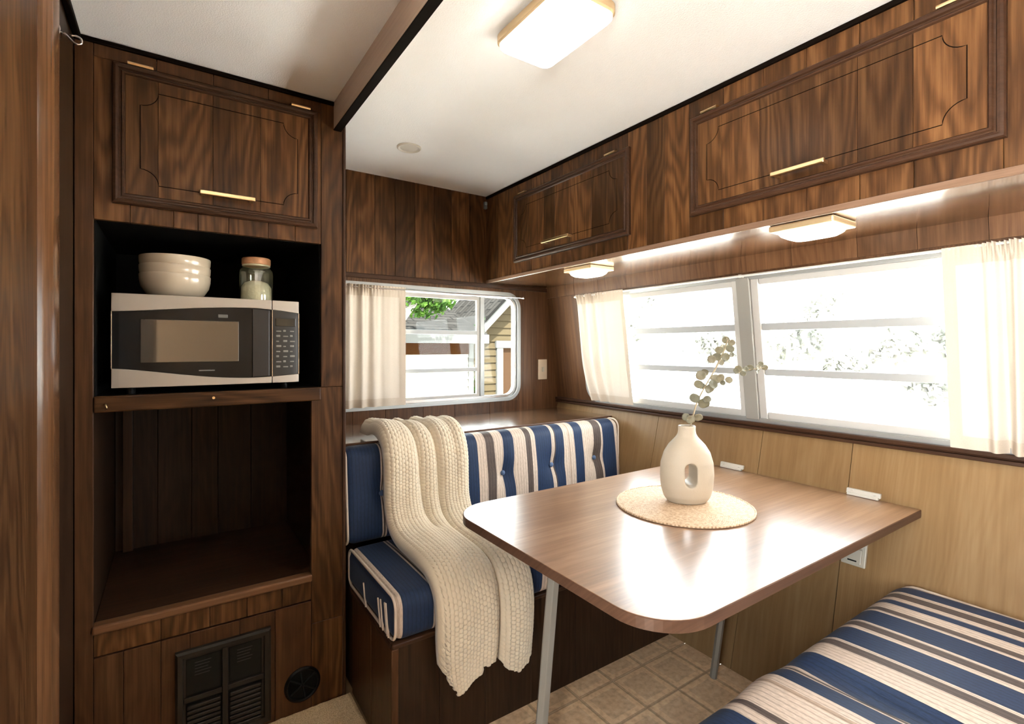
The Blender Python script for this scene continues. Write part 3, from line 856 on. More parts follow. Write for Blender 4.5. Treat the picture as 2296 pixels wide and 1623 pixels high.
# ------------------------------------------------------------------ cushions
def rounded_cushion(x0, x1, y0, y1, z0, z1, r, res, disp=None):
    """rounded box with stripe attribute = undisplaced X"""
    bm = bmesh.new()
    cx, cy, cz = (x0+x1)/2, (y0+y1)/2, (z0+z1)/2
    h = (( x1-x0)/2, (y1-y0)/2, (z1-z0)/2)
    vd = {}
    def axis_pts(hh):
        n = max(4, int(2*hh/res))
        inner = [(-hh + r) + 2*(hh-r)*i/n for i in range(n+1)]
        e = [r*math.tan(math.pi/4*k/5) for k in range(1, 6)]
        return [-(hh-r) - q for q in reversed(e)] + inner + [hh-r+q for q in e]
    ax = [axis_pts(q) for q in h]
    verts = []; faces = []
    def vid(p):
        k = (round(p[0], 5), round(p[1], 5), round(p[2], 5))
        if k not in vd:
            vd[k] = len(verts); verts.append(p)
        return vd[k]
    for axis in range(3):
        o1, o2 = [(1, 2), (2, 0), (0, 1)][axis]
        for sgn in (-1, 1):
            for i in range(len(ax[o1])-1):
                for j in range(len(ax[o2])-1):
                    q = []
                    for (ii, jj) in ((i, j), (i+1, j), (i+1, j+1), (i, j+1)):
                        p = [0, 0, 0]
                        p[axis] = sgn*h[axis]; p[o1] = ax[o1][ii]; p[o2] = ax[o2][jj]
                        q.append(vid(tuple(p)))
                    faces.append(tuple(q if sgn > 0 else q[::-1]))
    out = []; stripe = []
    for p in verts:
        inn = [max(-(h[k]-r), min(h[k]-r, p[k])) for k in range(3)]
        d = Vector(p) - Vector(inn)
        if d.length > 1e-9: d = d.normalized()*r
        q = Vector(inn) + d
        w = Vector((cx+q.x, cy+q.y, cz+q.z))
        stripe.append(w.x)
        nd = Vector((d.x/h[0], d.y/h[1], d.z/h[2])) if d.length > 0 else Vector((0,0,0))
        if disp: w = disp(w, d.normalized() if d.length > 1e-9 else Vector((0,0,0)))
        out.append(w[:])
    mb = MB(); mb.add(out, faces)
    return mb, stripe

def build_cushion(name, mb, stripe, mat, parent):
    o = mb.build(name, mat, parent, smooth=True)
    a = o.data.attributes.new('stripe', 'FLOAT', 'POINT')
    a.data.foreach_set('value', stripe)
    return o

def sat(x): return max(0.0, min(1.0, x))
# seat cushion on the far bench
SX0, SX1 = .512, 1.800
seat_stops = [(0, NAVY), (.520, CREAM), (.527, TAN), (.531, CREAM), (.537, NAVY), (.629, CREAM), (.637, BROWN), (.641, CREAM), (.649, NAVY), (.76, CREAM), (.775, BROWN), (.80, CREAM), (.82, NAVY),
              (.94, NAVY), (1.030, CREAM), (1.042, BROWN), (1.047, CREAM), (1.058, NAVY), (1.15, CREAM), (1.165, BROWN), (1.19, CREAM), (1.21, NAVY), (1.32, CREAM), (1.34, BROWN), (1.36, CREAM), (1.38, NAVY), (1.50, CREAM), (1.52, BROWN), (1.54, NAVY), (1.66, CREAM), (1.70, NAVY)]
m_seat = stripe_mat('striped_fabric_seat', seat_stops, .45, 1.95)
def seat_disp(w, n):
    u = sat((w.x - SX0)/(SX1 - SX0)); v = sat((w.y - 1.345)/(1.80-1.345))
    if w.z > .44: w = w + Vector((0, 0, .012*math.sin(math.pi*u)**.5*math.sin(math.pi*v)**.6))
    if n.y < -.3: w = w + Vector((0, -.010*math.sin(math.pi*u)**.5*(1-abs(w.z-.43)/.08 if abs(w.z-.43) < .08 else 0), 0))
    return w
sc1 = thing('seat_cushion', 'navy and cream striped seat cushion on the far bench under the throw', 'cushion', (1.15, 1.56, .362), 'striped bench cushions')
mb, st = rounded_cushion(SX0, SX1, 1.345, 1.80, .362, .492, .035, .025, seat_disp)
build_cushion('cover', mb, st, m_seat, sc1)
cord = plain('cream_piping', (0.5610, 0.4675, 0.3825), .7)
def cord_loop(x, y0, y1, z0, z1, r):
    return [(x, p[0], p[1]) for p in round_rect(y0, y1, z0, z1, r, 6)]
MB().tube(cord_loop(SX0+.006, 1.348, 1.797, .366, .489, .033), .0045, 6, closed=True).build('piping', cord, sc1, smooth=True)
# printed arcs on the cushion end read as stripes wrapping round the end
for (y, hgt) in ((1.60, .070), (1.462, .078), (1.440, .083), (1.405, .088), (1.395, .090)):
    MB().tube([(SX0-.0002, y+.014*(1-(1-k/8)**2)*1.6-.01, .368 + hgt*math.sin(math.pi/2*k/8)) for k in range(9)], .0036, 6).build('piping', cord, sc1, smooth=True)

# back cushion
BX0, BX1 = .500, 1.885
back_stops = [(0, NAVY), (.530, NAVY), (.5385, CREAM), (.543, NAVY), (.630, CREAM), (.636, BROWN), (.640, CREAM), (.646, NAVY), (.75, CREAM), (.80, BROWN), (.84, CREAM), (.88, NAVY),
              (1.036, CREAM), (1.079, BROWN), (1.121, CREAM), (1.168, NAVY), (1.219, CREAM), (1.283, BROWN), (1.317, CREAM), (1.34, NAVY), (1.429, CREAM), (1.447, BROWN), (1.453, NAVY), (1.500, CREAM), (1.530, TAN), (1.536, CREAM),
              (1.566, NAVY), (1.619, CREAM), (1.698, BROWN), (1.740, CREAM), (1.755, NAVY), (1.838, CREAM)]
m_back = stripe_mat('striped_fabric_back', back_stops, .45, 1.95)
BTN = [(.636, .665), (.902, .665), (1.168, .665), (1.434, .665), (1.70, .665)]
def back_disp(w, n):
    k = sat((w.z - .50)/.35)
    if n.y < -.3:
        u = sat((w.x-BX0)/(BX1-BX0))
        w = w + Vector((0, -.014*math.sin(math.pi*sat((w.z-.50)/.34))**.6*math.sin(math.pi*u)**.3, 0))
        for (bx, bz) in BTN:
            dx, dz = w.x-bx, w.z-bz
            r2 = dx*dx + dz*dz
            g_ = math.exp(-r2/(2*.035**2))
            w = w + Vector((-dx*.45*g_, .022*g_, -dz*.2*g_))
            w = w + Vector((0, .006*math.exp(-dx*dx/(2*.012**2))*math.exp(-dz*dz/(2*.10**2)), 0))
    w.x = min(w.x, xlow(w.z)-.003)
    return w + Vector((0, .035*k, 0))
bc = thing('back_cushion', 'navy, cream and grey striped back cushion with buttons along the ledge', 'cushion', (1.19, 1.80, .495), 'striped bench cushions')
mb, st = rounded_cushion(BX0, BX1, 1.772, 1.868, .497, .838, .040, .018, back_disp)
build_cushion('cover', mb, st, m_back, bc)
btn_mat = plain('fabric_button', (.06, .10, .19), .6)
for (bx, bz) in BTN:
    k = (bz-.50)/.35
    y = 1.772 + .035*k + .004
    MB().lathe([(.001, -.006), (.007, -.005), (.011, 0), (.009, .004), (.001, .005)], 0, 0, 14).v
    q = MB(); v = []; n = 14; f = []
    prof = [(.011, .002), (.0105, -.002), (.007, -.005), (.001, -.006)]
    for (r, dy) in prof:
        for j in range(n):
            a = 2*math.pi*j/n
            v.append((bx + r*math.cos(a), y + dy, bz + r*math.sin(a)))
    for i in range(3):
        for j in range(n):
            l = (j+1) % n
            f.append((i*n+j, i*n+l, (i+1)*n+l, (i+1)*n+j))
    f.append(tuple(3*n+j for j in range(n)))
    q.add(v, f).build('button', btn_mat, bc, smooth=True)
def bcy(z): return .035*sat((z-.50)/.35)
for x in (BX0+.008, BX1-.006):
    MB().tube([(min(x, xlow(p[1])-.006), p[0]+bcy(p[1]), p[1]) for p in round_rect(1.775, 1.866, .50, .835, .036, 6)], .0045, 6, closed=True).build('piping', cord, bc, smooth=True)

# near bench: cushion with soft fold
m_near_stops = [(0, NAVY), (.70, CREAM), (.73, BROWN), (.76, CREAM), (.79, NAVY), (.90, CREAM), (.925, BROWN), (.945, CREAM), (1.02, TAN), (1.035, CREAM), (1.06, NAVY), (1.115, CREAM), (1.122, BROWN), (1.135, CREAM), (1.15, NAVY),
                (1.225, CREAM), (1.289, BROWN), (1.318, CREAM), (1.330, NAVY), (1.414, CREAM), (1.430, BROWN), (1.462, CREAM), (1.474, NAVY), (1.552, CREAM), (1.566, BROWN), (1.590, CREAM), (1.629, NAVY), (1.661, CREAM), (1.681, BROWN), (1.719, CREAM), (1.737, NAVY), (1.826, CREAM)]
m_near = stripe_mat('striped_fabric_near', m_near_stops, .45, 1.95)
def near_disp(w, n):
    if w.z > .43:
        u = sat((w.x-.55)/1.28); v = sat((w.y+.06)/.66)
        w = w + Vector((0, 0, .012*math.sin(math.pi*v)**.6 - .030*math.exp(-((w.x-1.16-.10*(.6-w.y))/.035)**2)*sat((.62-w.y)/.2)
                        + .010*math.exp(-((w.x-1.04)/.06)**2)))
    w.x = min(w.x, xlow(w.z)-.003)
    return w
sc2 = thing('seat_cushion', 'large navy, cream and brown striped seat cushion on the near bench', 'cushion', (1.19, .28, .362), 'striped bench cushions')
mb, st = rounded_cushion(.545, 1.835, -.06, .612, .362, .492, .06, .025, near_disp)
build_cushion('cover', mb, st, m_near, sc2)
MB().tube([(min(1.826, xlow(p[1])-.009), p[0], p[1]) for p in round_rect(-.05, .602, .37, .486, .055, 6)], .005, 6, closed=True).build('piping', cord, sc2, smooth=True)

# ------------------------------------------------------------------ bench bases and ledge
b1 = thing('bench_base', 'dark walnut bench base under the far striped seat', 'bench base', (1.1, 1.62, 0))
MB().prism([(.522, 0), (1.718, 0), (xlow(.355)-.004, .355), (.522, .355)], 'Y', 1.366, 1.90).build('body', walnut_dark, b1)
for a, c in ((.516, .66), (.66, .82), (.82, 1.0), (1.0, 1.2), (1.2, 1.4), (1.4, 1.56), (1.56, 1.717)):
    MB().box(a+.0005, c-.0005, 1.360, 1.366, 0, .346, .001, 1).build('front_board', walnut_dark, b1)
for a, c in ((1.366, 1.55), (1.55, 1.75)):
    MB().box(.515, .522, a+.0005, c-.0005, 0, .346, .001, 1).build('end_board', walnut_plain, b1)
MB().box(.508, .530, 1.352, 1.374, 0, .348, .004).build('corner_post', walnut_plain, b1)
MB().box(.510, 1.80, 1.352, 1.372, .346, .361, .004).box(.508, .530, 1.366, 1.75, .346, .361, .004).build('top_rail', mould_mat_x, b1)
b2 = thing('bench_base', 'dark walnut bench base under the near striped seat', 'bench base', (1.15, .26, 0))
MB().prism([(.57, 0), (1.718, 0), (xlow(.355)-.004, .355), (.57, .355)], 'Y', -.05, .585).build('body', walnut_dark, b2)
MB().box(.56, 1.80, .575, .597, .346, .361, .004).build('top_rail', mould_mat_x, b2)

lg = thing('back_ledge', 'glossy walnut ledge behind the far back cushion under small window', 'ledge', (1.22, 2.14, .80))
ledge_mat = wood('ledge_walnut', (0.0700, 0.0350, 0.0182), (0.1400, 0.0770, 0.0420), (0.2100, 0.1260, 0.0735), axis='X', figure=.1, tone=0, rough=.2, coat=1.0, coat_rough=.12, coat_ior=1.8)
MB().prism([(.488, .824), (xlow(.824)-.004, .824), (xup(.89)-.006, .838), (.488, .838)], 'Y', 1.905, YB-.004).build('top', ledge_mat, lg)
MB().box(.488, 1.925, 1.897, 1.907, .812, .840, .003).build('edge_band', edge_band, lg)
MB().prism([(.488, .36), (xlow(.36)-.004, .36), (xlow(.823)-.004, .823), (.488, .823)], 'Y', 1.912, 1.93).build('backing', walnut_dark, lg)

# ------------------------------------------------------------------ knitted throw
def catmull(pts, n):
    out = []
    P_ = [Vector(p) for p in pts]; P_ = [P_[0]*2-P_[1]] + P_ + [P_[-1]*2-P_[-2]]
    for i in range(1, len(P_)-2):
        for k in range(n):
            t = k/n
            a, b_, c, d = P_[i-1], P_[i], P_[i+1], P_[i+2]
            out.append(.5*((2*b_) + (c-a)*t + (2*a-5*b_+4*c-d)*t*t + (3*b_-a-3*c+d)*t**3))
    out.append(P_[-2]); return out
path = catmull([(2.045, .848), (1.96, .850), (1.90, .862), (1.84, .862), (1.785, .838), (1.758, .78), (1.752, .70), (1.745, .62), (1.71, .555), (1.64, .520), (1.55, .512), (1.46, .509), (1.40, .502), (1.352, .475), (1.328, .42), (1.322, .34), (1.326, .26), (1.330, .18), (1.332, .12)], 14)
cum = [0]
for a, c in zip(path[:-1], path[1:]): cum.append(cum[-1] + (c-a).length)
def on_path(s):
    s = max(0, min(cum[-1]-1e-6, s))
    lo, hi = 0, len(cum)-1
    while hi-lo > 1:
        md = (lo+hi)//2
        if cum[md] <= s: lo = md
        else: hi = md
    t = (s-cum[lo])/(cum[hi]-cum[lo]+1e-12)
    p = path[lo].lerp(path[hi], t)
    d = (path[hi]-path[lo]).normalized()
    return p, Vector((d[1], -d[0]))      # 2D (y,z), normal
def z_to_s(z):
    for i in range(len(path)-1, 0, -1):
        if path[i][1] >= z: return cum[i] + (path[i][1]-z)
    return cum[-1]
S_hang = z_to_s(.46)
S_seat = z_to_s(.58)
ends = [(0, .285), (.06, .225), (.12, .196), (.22, .205), (.33, .222), (.40, .232), (.42, .252), (.58, .256), (.62, .262), (.64, .235), (.70, .205), (.80, .195), (.92, .205), (.98, .235), (1.0, .27)]
def z_end(t):
    for (t0, z0), (t1, z1) in zip(ends[:-1], ends[1:]):
        if t <= t1: return z0 + (z1-z0)*(t-t0)/(t1-t0)
    return ends[-1][1]
NA, NS = 150, 520
X0B, X1B = .632, .962
tv = []; tf = []
for j in range(NS+1):
    for i in range(NA+1):
        t = i/NA
        s_end = z_to_s(z_end(t))
        s = s_end*j/NS
        p, nr = on_path(s)
        q = sat((s - S_seat*.2)/(S_seat))                     # 0 top .. 1 seat
        c1 = .34 + .10*q; w1_ = 1 - sat((s-S_seat)/.16)        # crease that fades on the seat
        c2 = .58 + .05*q
        h = 1.0
        h -= 1.0*w1_*math.exp(-abs(t-c1)/.05)
        hang = sat((s-S_hang+.10)/.12)
        h -= (.95+.05*hang)*math.exp(-abs(t-c2)/(.05))
        h -= .30*math.exp(-abs(t-.82)/.06)*(1-q)
        edge = (1-abs(2*t-1)**10)**.5
        h = max(.02, h)*edge
        wob = .004*math.sin(9*s+5*t) + .003*math.sin(21*t+3*s)
        amp = .036 + .010*(1-q) + .004*hang
        u_, v_ = t*.40, s
        cw, rh = .0150, .0125
        col_ = abs(math.sin(math.pi*u_/cw))
        row_ = abs(math.sin(math.pi*(v_/rh + (.5 if int(u_/cw) % 2 else 0))))
        kn = .0052*(col_**.7)*(.30+.70*row_)
        off = .004 + amp*h + wob*h + kn
        xs = X0B + (X1B-X0B)*t
        xs += .010*math.sin(4*s+1.0)*(1-q) - .006*math.sin(6*s)
        # pull the two hanging lobes apart, taper toward the hem
        if s > S_hang-.05:
            hh = sat((s-S_hang+.05)/.30)
            xs += (-.010 if t < c2 else .004)*hh*math.exp(-abs(t-c2)/.12)
            if t < .3: xs += .030*hh*hh*(1-t/.3)*sat((s-S_hang-.10)/.15)
        tv.append((xs, p[0] + nr[0]*off, p[1] + nr[1]*off))
for j in range(NS):
    for i in range(NA):
        t = (i+.5)/NA
        s = z_to_s(.23)*(j+.5)/NS
        if s > S_hang+.07 and abs(t-.63) < .010: continue
        q = j*(NA+1)+i
        tf.append((q, q+1, q+NA+2, q+NA+1))
knit = plain('cream_knit', (0.6020, 0.5117, 0.3784), .85)
kb = knit.node_tree.nodes['Principled BSDF']; kb.inputs['Sheen Weight'].default_value = .3
tb = MB(); tb.add(tv, tf)
throw = tag(tb.build('knit_throw', knit, smooth=True), 'chunky cream knitted throw draped over back cushion and seat', 'throw blanket')
sm = throw.modifiers.new('thickness', 'SOLIDIFY'); sm.thickness = .006; sm.offset = -1

# ------------------------------------------------------------------ dining table
TZ = .704
dt = thing('dining_table', 'walnut laminate dinette table with rounded corners and slim cream legs', 'table', (1.3, .97, 0))
TX0, TX1, TY0, TY1 = .702, 1.898, .562, 1.385
def top_loop(ins, r=.125):
    pts = [(TX1, TY0+ins)]
    pts = []
    for cx, cy, a0 in ((TX0+r, TY1-r, 90), (TX0+r, TY0+r, 180)):
        for k in range(13):
            a = math.radians(a0 + 90*k/12)
            pts.append((cx + (r-ins)*math.cos(a), cy + (r-ins)*math.sin(a)))
    pts += [(TX1, TY0+ins), (TX1, TY1-ins)]
    return pts
mb = MB(); v = []; f = []
lv = [(.003, TZ-.0015), (.0048, TZ)]
lp = top_loop(.0016); n = len(lp)
mb.add([(x, y, TZ-.0245) for x, y in lp] + [(x, y, TZ-.0006) for x, y in lp] + [(x, y, TZ) for x, y in top_loop(.0024)],
       [tuple(range(n-1, -1, -1)), tuple(2*n+k for k in range(n))] + [(i*n+k, i*n+(k+1) % n, (i+1)*n+(k+1) % n, (i+1)*n+k) for i in range(2) for k in range(n)])
mb.build('top', table_mat, dt)
mb = MB(); lo = top_loop(0); li = top_loop(.002); n = len(lo)
rings = [([(x, y, TZ-.0250) for x, y in li]), ([(x, y, TZ-.0235) for x, y in lo]), ([(x, y, TZ-.002) for x, y in lo]), ([(x, y, TZ-.0004) for x, y in li])]
v = sum(rings, [])
mb.add(v, [(i*n+k, i*n+(k+1) % n, (i+1)*n+(k+1) % n, (i+1)*n+k) for i in range(3) for k in range(n)])
mb.build('edge_band', edge_band, dt)
def leg(p0, p1, w, d, name='leg'):
    p0, p1 = Vector(p0), Vector(p1)
    ax = (p1-p0).normalized()
    sx = Vector((math.cos(THETA), -math.sin(THETA), 0)); sx = (sx - ax*sx.dot(ax)).normalized()
    sy = ax.cross(sx)
    # L-shaped steel angle
    prof = [(-w, -d), (w, -d), (w, d), (w-.006, d), (w-.006, -d+.006), (-w, -d+.006)]
    prof = [(-w, -d), (0, -d-.008), (w, -d), (w, d), (-w, d)]
    v = [p0 + sx*a + sy*b_ for a, b_ in prof] + [p1 + sx*a + sy*b_ for a, b_ in prof]
    n = len(prof)
    f = [tuple(range(n)), tuple(range(2*n-1, n-1, -1))] + [(i, (i+1) % n, (i+1) % n+n, i+n) for i in range(n)]
    return MB().add(v, f).build(name, leg_mat, dt, bevel=.0015)
leg((.868, 1.145, 0), (.925, 1.128, TZ-.025), .0165, .010)
leg((1.63, 1.095, 0), (1.685, 1.03, TZ-.025), .0105, .008)
MB().box(.89, 1.72, .99, 1.15, TZ-.040, TZ-.025, .003).build('leg_plate', leg_mat, dt)
for (a, c) in ((1.140, 1.240), (.668, .767)):
    wbk = MB()
    lowbox(wbk, a, c, TZ+.006, TZ+.021, .0, .010)
    lowbox(wbk, a+.004, c-.004, TZ+.001, TZ+.009, .004, .016)
    for e in (a+.016, c-.016):
        wbk.tube([(xlow(.722)-.010, e, TZ+.014), (xlow(.722)-.014, e, TZ+.014)], .0035, 8)
    wbk.build('wall_bracket', plain('white_bracket', (.52, .50, .45), .35), dt, bevel=.002)

# ------------------------------------------------------------------ placemat, vase, eucalyptus
m_mat, nt, b = newmat('woven_straw')
tc = N(nt, 'ShaderNodeTexCoord'); sp = N(nt, 'ShaderNodeSeparateXYZ'); nt.links.new(tc.outputs['Object'], sp.inputs[0])
rad = M(nt, 'SQRT', M(nt, 'ADD', M(nt, 'MULTIPLY', sp.outputs[0], sp.outputs[0]), M(nt, 'MULTIPLY', sp.outputs[1], sp.outputs[1])))
ang = M(nt, 'ARCTAN2', sp.outputs[1], sp.outputs[0])
wv = M(nt, 'MULTIPLY', M(nt, 'SINE', M(nt, 'MULTIPLY', rad, 900)), M(nt, 'SINE', M(nt, 'MULTIPLY', ang, 120)))
nz = N(nt, 'ShaderNodeTexNoise'); nz.inputs['Scale'].default_value = 160; nz.inputs['Detail'].default_value = 4; nt.links.new(tc.outputs['Object'], nz.inputs['Vector'])
val = M(nt, 'ADD', M(nt, 'MULTIPLY', wv, .18), nz.outputs[0])
nt.links.new(ramp(nt, val, [(.25, (.30, .185, .10)), (.5, (.50, .34, .21)), (.75, (.64, .47, .32))]), b.inputs['Base Color'])
b.inputs['Roughness'].default_value = .7
bp = N(nt, 'ShaderNodeBump'); bp.inputs['Strength'].default_value = .5; bp.inputs['Distance'].default_value = .002
nt.links.new(val, bp.inputs['Height']); nt.links.new(bp.outputs[0], b.inputs['Normal'])
PX, PY, PR = 1.330, .998, .208
pm = thing('placemat', 'round woven straw placemat under the cream vase', 'placemat', (PX, PY, TZ))
MB().lathe([(PR-.004, TZ), (PR, TZ+.002), (PR-.001, TZ+.0045), (PR-.006, TZ+.005), (.002, TZ+.005)], PX, PY, 72).build('weave', m_mat, pm, smooth='auto')
MB().tube([(PX+(PR-.003)*math.cos(2*math.pi*k/96), PY+(PR-.003)*math.sin(2*math.pi*k/96), TZ+.004+.0008*math.sin(k*2.1)) for k in range(96)], .0032, 6, closed=True).build('braided_rim', m_mat, pm, smooth=True)

# vase with a slot through its middle
VX, VY, VZb = 1.360, 1.008, TZ+.005
cdir = Vector((math.cos(THETA+.08), -math.sin(THETA+.08), 0))
ddir = Vector((math.sin(THETA+.08), math.cos(THETA+.08), 0))
vprof = [(0, .056, .038), (.004, .062, .042), (.02, .073, .049), (.05, .081, .053), (.09, .084, .054), (.13, .082, .053), (.165, .072, .048), (.19, .057, .041), (.205, .043, .034), (.215, .034, .029), (.225, .0285, .0265), (.240, .0265, .0255), (.250, .0275, .0265), (.253, .0260, .0250)]
mb = MB(); v = []; f = []; n = 48
vprof = [(z*.965, w, d) for z, w, d in vprof]
for (z, w, d) in vprof:
    for k in range(n):
        a = 2*math.pi*k/n
        p = cdir*(w*math.cos(a)) + ddir*(d*math.sin(a))
        v.append((VX+p.x, VY+p.y, VZb+z))
for (z, w, d) in ((.242, .020, .020), (.207, .018, .018), (.195, .012, .012)):
    for k in range(n):
        a = 2*math.pi*k/n
        p = cdir*(w*math.cos(a)) + ddir*(d*math.sin(a))
        v.append((VX+p.x, VY+p.y, VZb+z))
m_ = len(vprof)+3
for i in range(m_-1):
    for k in range(n):
        l = (k+1) % n
        f.append((i*n+k, i*n+l, (i+1)*n+l, (i+1)*n+k))
f.append(tuple(range(n-1, -1, -1))); f.append(tuple((m_-1)*n+k for k in range(n)))
mb.add(v, f)
vase_raw = mb.build('vase', vase_ceramic, smooth=True)
cut = MB(); loop = []
for k in range(40):
    a = 2*math.pi*k/40
    cx_, cz_ = .0165*math.cos(a), .0165*math.sin(a) + (.017 if math.sin(a) > 0 else -.017)
    loop.insert(0, (cx_, cz_))
n = len(loop)
v = []
for (dd, sc) in ((-.09, 1.45), (-.05, 1.12), (-.03, 1.0), (.03, 1.0), (.05, 1.12), (.09, 1.45)):
    v += [(VX + cdir.x*a*sc + ddir.x*dd, VY + cdir.y*a*sc + ddir.y*dd, VZb + .094 + z*sc) for a, z in loop]
f = [(i*n+k, i*n+(k+1) % n, (i+1)*n+(k+1) % n, (i+1)*n+k) for i in range(5) for k in range(n)] + [tuple(range(n-1, -1, -1)), tuple(5*n+k for k in range(n))]
cutter = cut.add(v, f).build('cutter', None)
bo = vase_raw.modifiers.new('hole', 'BOOLEAN'); bo.object = cutter; bo.operation = 'DIFFERENCE'; bo.solver = 'EXACT'
rm = vase_raw.modifiers.new('remesh', 'REMESH'); rm.mode = 'VOXEL'; rm.voxel_size = .0022; rm.use_smooth_shade = True
sm_ = vase_raw.modifiers.new('smooth', 'SMOOTH'); sm_.iterations = 10; sm_.factor = .5
bpy.context.view_layer.update()
dg = bpy.context.evaluated_depsgraph_get()
vm = bpy.data.meshes.new_from_object(vase_raw.evaluated_get(dg))
vase_raw.modifiers.clear(); vase_raw.data = vm
vm.polygons.foreach_set('use_smooth', [True]*len(vm.polygons))
if not vm.materials: vm.materials.append(vase_ceramic)
bpy.data.objects.remove(cutter)
tag(vase_raw, 'cream ceramic vase with an oval slot, standing on placemat', 'vase')

CF, CR = Vector((math.sin(THETA), math.cos(THETA), 0)), Vector((math.cos(THETA), -math.sin(THETA), 0))
def at(u, v_, d):
    return CF*d + CR*((u-1148)/1119*d) + Vector((0, 0, 1.2 - (v_-780)/1119*d))
DV = VX*math.sin(THETA) + VY*math.cos(THETA)
eu = thing('eucalyptus_branch', 'dried sage green eucalyptus branch standing in the vase', 'branch', (VX, VY, VZb+.20))
stem_mat = plain('eucalyptus_stem', (.34, .27, .17), .6)
main = [Vector((VX, VY, VZb+.215)), at(1548, 955, DV), at(1562, 905, DV), at(1580, 868, DV+.01), at(1605, 825, DV+.01), at(1622, 790, DV), at(1632, 762, DV-.01)]
MB().tube([p[:] for p in catmull(main, 6)], [.0026]*30+[.0018]*7, 8).build('stem', stem_mat, eu, smooth=True)
side = [at(1586, 858, DV+.01), at(1625, 850, DV+.03), at(1665, 832, DV+.05), at(1715, 824, DV+.07)]
MB().tube([p[:] for p in catmull(side, 6)], .0016, 8).build('stem', stem_mat, eu, smooth=True)
leaf_mats = [plain('eucalyptus_leaf_%d' % k, c, .55, noise=.12, nscale=60) for k, c in enumerate([(.135, .122, .075), (.17, .15, .097), (.115, .11, .072)])]
def leaf_mesh(mat):
    mb = MB(); v = []; f = []
    rings = [0, .35, .7, 1.0]; n = 14
    v.append((0, 0, 0))
    for r in rings[1:]:
        for k in range(n):
            a = 2*math.pi*k/n
            rr_ = r*(1 + .06*math.cos(2*a))
            v.append((.02*rr_*math.cos(a)*.95, .020 + .02*rr_*math.sin(a) - .02, .004*r*r + .002*r*math.cos(3*a)))
    for k in range(n): f.append((0, 1+k, 1+(k+1) % n))
    for i in range(2):
        for k in range(n):
            l = (k+1) % n
            f.append((1+i*n+k, 1+(i+1)*n+k, 1+(i+1)*n+l, 1+i*n+l))
    o = mb.add(v, f).build('leaf', mat, eu, smooth=True, origin=(0, 0, 0))
    s_ = o.modifiers.new('thickness', 'SOLIDIFY'); s_.thickness = .0012
    return o
lv = [leaf_mesh(mm) for mm in leaf_mats]
# (u, v, depth offset, size)
leaves = [(1627, 762, 0, .75), (1640, 768, -.01, .7), (1620, 780, .01, .8), (1636, 782, -.015, .85), (1612, 785, 0, .8), (1608, 800, .01, .85), (1626, 800, -.01, .9), (1640, 795, .015, .6), (1596, 805, 0, .85), (1616, 812, .012, .7),
          (1572, 842, -.01, 1.05), (1580, 836, .012, .8), (1605, 850, .0, 1.0), (1615, 846, -.02, .8), (1566, 862, -.015, .95), (1590, 870, .01, 1.15), (1598, 862, -.012, 1.0), (1574, 866, .02, .8), (1557, 893, -.01, 1.05), (1578, 903, .012, 1.15), (1585, 895, -.014, .8), (1548, 940, -.01, .9), (1565, 935, .01, .9), (1538, 935, .0, .8),
          (1656, 826, .045, .75), (1670, 828, .05, .8), (1666, 838, .04, .6), (1682, 824, .055, .7), (1700, 822, .06, .7), (1698, 832, .065, .55), (1715, 824, .07, .65), (1634, 852, .02, .75), (1620, 858, .03, .6), (1706, 816, .06, .55), (1650, 832, .04, .6)]
r5 = random.Random(21)
used = [False]*3
for (u, v_, do, sz) in leaves:
    k = r5.randrange(3)
    p = at(u, v_, DV+do)
    nrm = (-CF + CR*r5.uniform(-.7, .7) + Vector((0, 0, r5.uniform(-.5, .6)))).normalized()
    rot = nrm.to_track_quat('Z', 'Y').to_euler()
    if not used[k]:
        o = lv[k]; used[k] = True
        o.location = p - wpos(eu); o.rotation_euler = rot; o.scale = (sz*.8, sz*.8, sz*.8)
    else:
        clone(lv[k], p, eu, rot, (sz*.8, sz*.8, sz*.8))

# ------------------------------------------------------------------ microwave
mwb = plain('microwave_black', (.008, .008, .008), .22, spec=.25)
mws = plain('microwave_silver', (.40, .355, .30), .42, metal=.2)
MY = 1.768
mw = thing('microwave', 'black and silver microwave oven in the cabinet niche', 'microwave', (.10, 1.95, N1Z0))
X0, X1, Zb, Zt = -.143, .344, 1.088, 1.353
MB().box(X0+.004, X1-.004, MY+.012, 2.14, Zb+.003, Zt-.001, .006).build('body', plain('microwave_case', (.05, .048, .045), .4), mw)
for (x, y) in ((X0+.04, MY+.04), (X1-.04, MY+.04), (X0+.04, 2.1), (X1-.04, 2.1)):
    MB().lathe([(.012, N1Z0), (.013, N1Z0+.010), (.010, Zb+.004)], x, y, 14).build('foot', mwb, mw)
SPL = .262
def lo_edge(x):       # upper boundary of the bottom silver band
    t = (x-X0)/(X1-X0)
    return 1.1425 - .036*math.sin(sat(t/.72)*math.pi/2)**1.4 + (.008*(sat((t-.72)/.28))**1.5 if t > .72 else 0)
def up_edge(x):
    t = (x-X0)/(X1-X0)
    return 1.302 + .0235*math.sin(sat(t/.72)*math.pi/2)**1.4 - (.012*((t-.72)/.28)**1.6 if t > .72 else 0)
def bulge(x):
    t = (x-X0)/(X1-X0)
    return .012*math.sin(math.pi*sat(t))**.7
